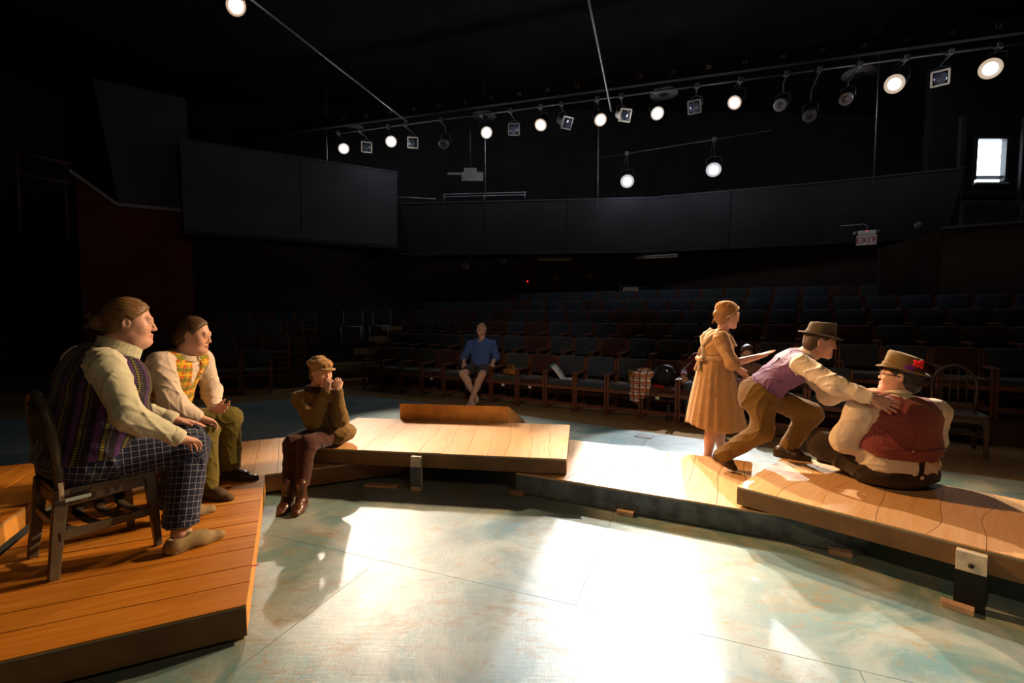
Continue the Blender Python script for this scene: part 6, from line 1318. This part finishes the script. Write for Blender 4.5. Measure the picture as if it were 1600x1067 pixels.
def person_n():
    base = A3(2.72, 6.8, 0); F = nrm((-.45, -.89, 0)); M = frame(F); R = M[0]; pel = A3(2.78, 6.84, .54); neck = A3(2.88, 6.76, .90); H = Head((2.91, 6.70, 1.03), (-.2, -.97, -.1), (0, 0, 1), .98)
    shR = A3(2.69, 6.82, .82); shL = A3(3.02, 6.72, .83); elR = A3(2.50, 6.80, .66); elL = A3(3.06, 6.60, .64); wrR = A3(2.425, 6.66, .615); wrL = A3(2.90, 6.50, .60); hipR = pel + R * .085; hipL = pel - R * .085; kneR = A3(2.475, 6.53, .49); kneL = A3(2.72, 6.42, .50); ankR = A3(2.445, 6.47, .10); ankL = A3(2.70, 6.38, .10)
    tor = [(pel, (.165, .14, .11), M), (A3(2.81, 6.83, .68), (.155, .125, .16), M), (A3(2.85, 6.79, .78), (.165, .12, .12), M)]
    S = SDF()
    for c, r, a in tor: S.ell(c, A3(*r) * .88, a, .06)
    S.cap(shR, shL, .052, .052, .05); arm_skin(S, shR, elR, wrR); arm_skin(S, shL, elL, wrL); limb(S, hipR, kneR, ankR, .08, .055, .036); limb(S, hipL, kneL, ankL, .08, .055, .036); hand_sdf(S, wrR, (-.1, -.6, -.55), (.1, .4, -.9), 1, (.5, .7, .5)); hand_sdf(S, wrL, (-.5, -.7, -.1), (0, 0, -1), -1); head_sdf(S, H, neck, 0, 1, 0, .05)
    b = sdf_obj(S, .008, 'person', MATS['skin'], None, base, colf=skin_tint(H, base=(.58, .34, .25)), loc=base); tagp(b, 'spectator in jeans and tan boots, mostly hidden behind the standing person', 'person'); eyes(H, b, base)
    hair_obj(hair_cap(H, .012, ((.08, .085), (-.03, -.08))), .007, H, 'hair_dark', b, base)
    S = SDF()
    for c, r, a in tor: S.ell(c, A3(*r) + .012, a, .06)
    S.cap(shR, shL, .066, .066, .05); limb(S, shR, elR, wrR, .062, .056, .044); limb(S, shL, elL, wrL, .062, .056, .044); S.plane(wrR, wrR - elR, .004, wrR, .09); S.plane(wrL, wrL - elL, .004, wrL, .09); sdf_obj(S, .009, 'jacket', MATS['coat_red'], b, base)
    S = SDF(); S.ell(pel, (.17, .145, .10), M, .05); limb(S, hipR, kneR, ankR, .092, .072, .052); limb(S, hipL, kneL, ankL, .092, .072, .052); S.plane((0, 0, .468), (0, 0, -1), .006, pel, .2); S.plane((0, 0, .16), (0, 0, -1)); sdf_obj(S, .008, 'jeans', MATS['jeans'], b, base)
    for a in (ankR, ankL): shoe_obj(b, base, (a[0] + .03, a[1] + .05, 0.0), (a[0] - .10, a[1] - .15, 0.0), .09, .085, MATS['boot_tan'], MATS['sole_dark'], .007, ank_h=.10, name='boot')
person_n()
# ================================================================ THINGS LEFT ON THE FRONT ROW
simple('bag_orange', (.36, .115, .02), .6, .3, .3, 12, .3, 60); simple('paper_white', (.70, .66, .62), .7, .2, .1, 8); simple('paper_green', (.06, .26, .14), .6, .3); simple('card_brown', (.20, .12, .035), .8, .2, .2, 9); simple('bag_black', (.016, .018, .020), .8, .25, .4, 14, .5, 40); simple('cloth_red', (.45, .015, .015), .8, .2)
t = NT('scarf_check'); o_ = t.obj(); x, y, z = t.xyz(t.mapv(o_, rot=(0, 0, .5)))
c = t.mix(t.stripe(z, .10, .05), (.78, .70, .64), (.45, .20, .12)); c = t.mix(t.math('MULTIPLY', t.stripe(x, .09, .035, .3), .7), c, (.50, .12, .05)); c = t.mix(t.math('MAXIMUM', t.stripe(x, .09, .010), t.stripe(z, .10, .010, .2)), c, (.02, .016, .016)); t.bump(t.noise(o_, 40, 3), .5, .008); t.fin(c, .95, .1)
def seat_pt(i, f=0.0, r=0.0, z=.46):     # point on the seat of front row chair i, f towards the stage, r to its right
    p = SEATPOS[(0, i)]; return p - nR * (f + .02) + uR * r + A3(0, 0, z)
# chairs whose seats carry things
p = seat_pt(6, .0, .0, .458); S = SDF(); S.ell(p + A3(0, 0, .05), (.15, .085, .065), frame(nR), .02); S.ell(p + A3(.05, 0, .09), (.06, .06, .05), None, .03); S.plane(p, (0, 0, -1)); S.noise(folds(50, .006), 0)
o = sdf_obj(S, .008, 'handbag', MATS['bag_orange'], None, p, loc=p); tagp(o, 'small orange brown bag slumped on a front row seat', 'bag'); MB().tube([p + uR * .06 + A3(0, 0, .1), p + uR * .05 + A3(0, 0, .17), p - uR * .03 + A3(0, 0, .17), p - uR * .05 + A3(0, 0, .1)], .012, 8).build('handle', MATS['bag_orange'], o, p)
p = seat_pt(8, .03, .0, .459); root = empty('open_magazine', p); tagp(root, 'open white magazine with green corner propped on a front row seat', 'magazine')
def sheet(name, rows, m):
    vs = []; 
    for a, b in rows: vs += [a, b]
    n = len(rows); fs = [(2 * i, 2 * i + 1, 2 * i + 3, 2 * i + 2) for i in range(n - 1)]; up = [tuple(A3(*v) + A3(0, 0, .006)) for v in vs]; N = len(vs)
    fs2 = [tuple(N + k for k in reversed(f)) for f in fs]; rim = [(0, 1, N + 1, N), (2 * n - 2, 2 * n - 1, N + 2 * n - 1, N + 2 * n - 2)] + [(2 * i + k, 2 * i + 2 + k, N + 2 * i + 2 + k, N + 2 * i + k) for i in range(n - 1) for k in (0, 1)]
    return MB().add(vs + up, fs + fs2 + rim, True).build(name, m, root, p)
Q = lambda r, f, z: p + uR * r - nR * f + A3(0, 0, z)
sheet('lying_page', [(Q(-.02, .10, .004), Q(-.02, -.13, .004)), (Q(.09, .10, .010), Q(.09, -.13, .010)), (Q(.20, .10, .004), Q(.20, -.13, .004))], MATS['paper_white'])
sheet('raised_page', [(Q(-.02, .10, .006), Q(-.02, -.13, .006)), (Q(-.06, .10, .05), Q(-.07, -.13, .06)), (Q(-.13, .10, .13), Q(-.15, -.13, .16)), (Q(-.19, .10, .185), Q(-.21, -.13, .21))], MATS['paper_white'])
sheet('cover_corner', [(Q(-.195, .10, .186), Q(-.215, -.13, .211)), (Q(-.225, .10, .205), Q(-.245, -.13, .23))], MATS['paper_green'])
p = seat_pt(10, -.10, .10, .459); o = MB().box(p + A3(0, 0, .10), (.24, .03, .19), (uR, nrm(nR + A3(0, 0, .12)), nrm(A3(0, 0, 1) - nR * .12))).mesh('brown_folder', p, .004); tagp(mkobj('brown_folder', o, MATS['card_brown'], loc=p), 'brown cardboard folder leaning against a front row backrest', 'folder')
p = seat_pt(10, .05, -.14, .585 + .0); p = seat_pt(10, .06, -.06, .462); o = MB().box(p + A3(0, 0, .004), (.14, .03, .006), (uR, nR, (0, 0, 1))).mesh('paper_slip', p); tagp(mkobj('paper_slip', o, MATS['paper_white'], loc=p), 'small white paper slip lying beside the brown folder', 'paper')
# checked scarf over the arm rests of two chairs
p = SEATPOS[(0, 10)] + uR * .254 - nR * .16; q = A3(p[0], p[1], .60); S = SDF(); fr = np.array([uR, -nR, A3(0, 0, 1)])
S.ell(q + A3(0, 0, .02), (.15, .13, .07), fr, .03); S.ell(q - nR * .12 + A3(0, 0, -.08), (.15, .065, .19), fr, .05); S.ell(q - nR * .11 - uR * .07 + A3(0, 0, -.26), (.10, .05, .12), fr, .04); S.ell(q + nR * .05 + A3(0, 0, .07), (.11, .06, .05), fr, .03); S.ell(q - nR * .10 + uR * .05 + A3(0, 0, -.16), (.07, .05, .12), fr, .04); S.noise(folds(30, .022, warp=2.0), 0)
o = sdf_obj(S, .008, 'checked_scarf', MATS['scarf_check'], None, q, loc=q); tagp(o, 'checked cream and rust scarf heaped over a chair arm', 'scarf')
p = seat_pt(11, -.02, .0, .459); S = SDF(); S.ell(p + A3(0, 0, .14), (.19, .11, .16), frame(nR), .03); S.ell(p + A3(0, 0, .24) + uR * .05, (.10, .08, .07), frame(nR), .03); S.plane(p, (0, 0, -1)); S.noise(folds(40, .010), 0)
o = sdf_obj(S, .008, 'black_backpack', MATS['bag_black'], None, p, loc=p); tagp(o, 'black backpack standing on the seat right of the scarf', 'backpack')
for s in (-1, 1): MB().tube([p + uR * .07 * s - nR * .09 + A3(0, 0, .25), p + uR * .10 * s - nR * .14 + A3(0, 0, .16), p + uR * .09 * s - nR * .11 + A3(0, 0, .06)], .014, 6, .005).build('strap', MATS['metal_black'], o, p)
p = seat_pt(11, .19, -.02, .460); S = SDF(); S.ell(p + A3(0, 0, .016), (.085, .04, .022), frame(nR), .02); S.plane(p, (0, 0, -1)); S.noise(folds(60, .004), 0); o = sdf_obj(S, .006, 'red_glove', MATS['cloth_red'], None, p, loc=p); tagp(o, 'small red knitted cloth in front of the black backpack', 'cloth')
# red coat hung over the back of the chair behind the standing person
p = SEATPOS[(0, 12)] + nR * .29; q = A3(p[0], p[1], .86); S = SDF(); S.ell(q + A3(0, 0, -.10), (.26, .085, .18), fr, .03); S.ell(q + A3(0, 0, .03), (.17, .075, .06), fr, .04); S.noise(folds(26, .008), 0); o = sdf_obj(S, .009, 'red_coat', MATS['coat_red'], None, q, loc=q); tagp(o, 'dark red coat hung over a chair back behind the standing person', 'coat')
# water bottle under the seat
p = SEATPOS[(0, 11)] + uR * .12 - nR * .16; simple('bottle_blue', (.03, .06, .10), .15, .5, .2, 9, 0); root = empty('water_bottle', (p[0], p[1], 0)); tagp(root, 'dark blue water bottle standing under a front row seat', 'bottle')
MB().lathe([(.034, 0), (.036, .02), (.036, .13), (.022, .165), (.014, .175), (.014, .19)], 16).build('bottle_body', MATS['bottle_blue'], root); MB().lathe([(.017, .186), (.017, .21), (.005, .214)], 12).build('cap', MATS['metal_grey'], root)
# small dark floor hatch at the carpet edge
p = A3(1.62, 5.72, .0045); tagp(mkobj('floor_hatch', MB().box((0, 0, .003), (.21, .16, .006), (uR, nR, (0, 0, 1))).mesh('floor_hatch', bevel=.001), MATS['metal_grey'], loc=p), 'dark square floor pocket lid at the edge of the painted floor', 'floor pocket')
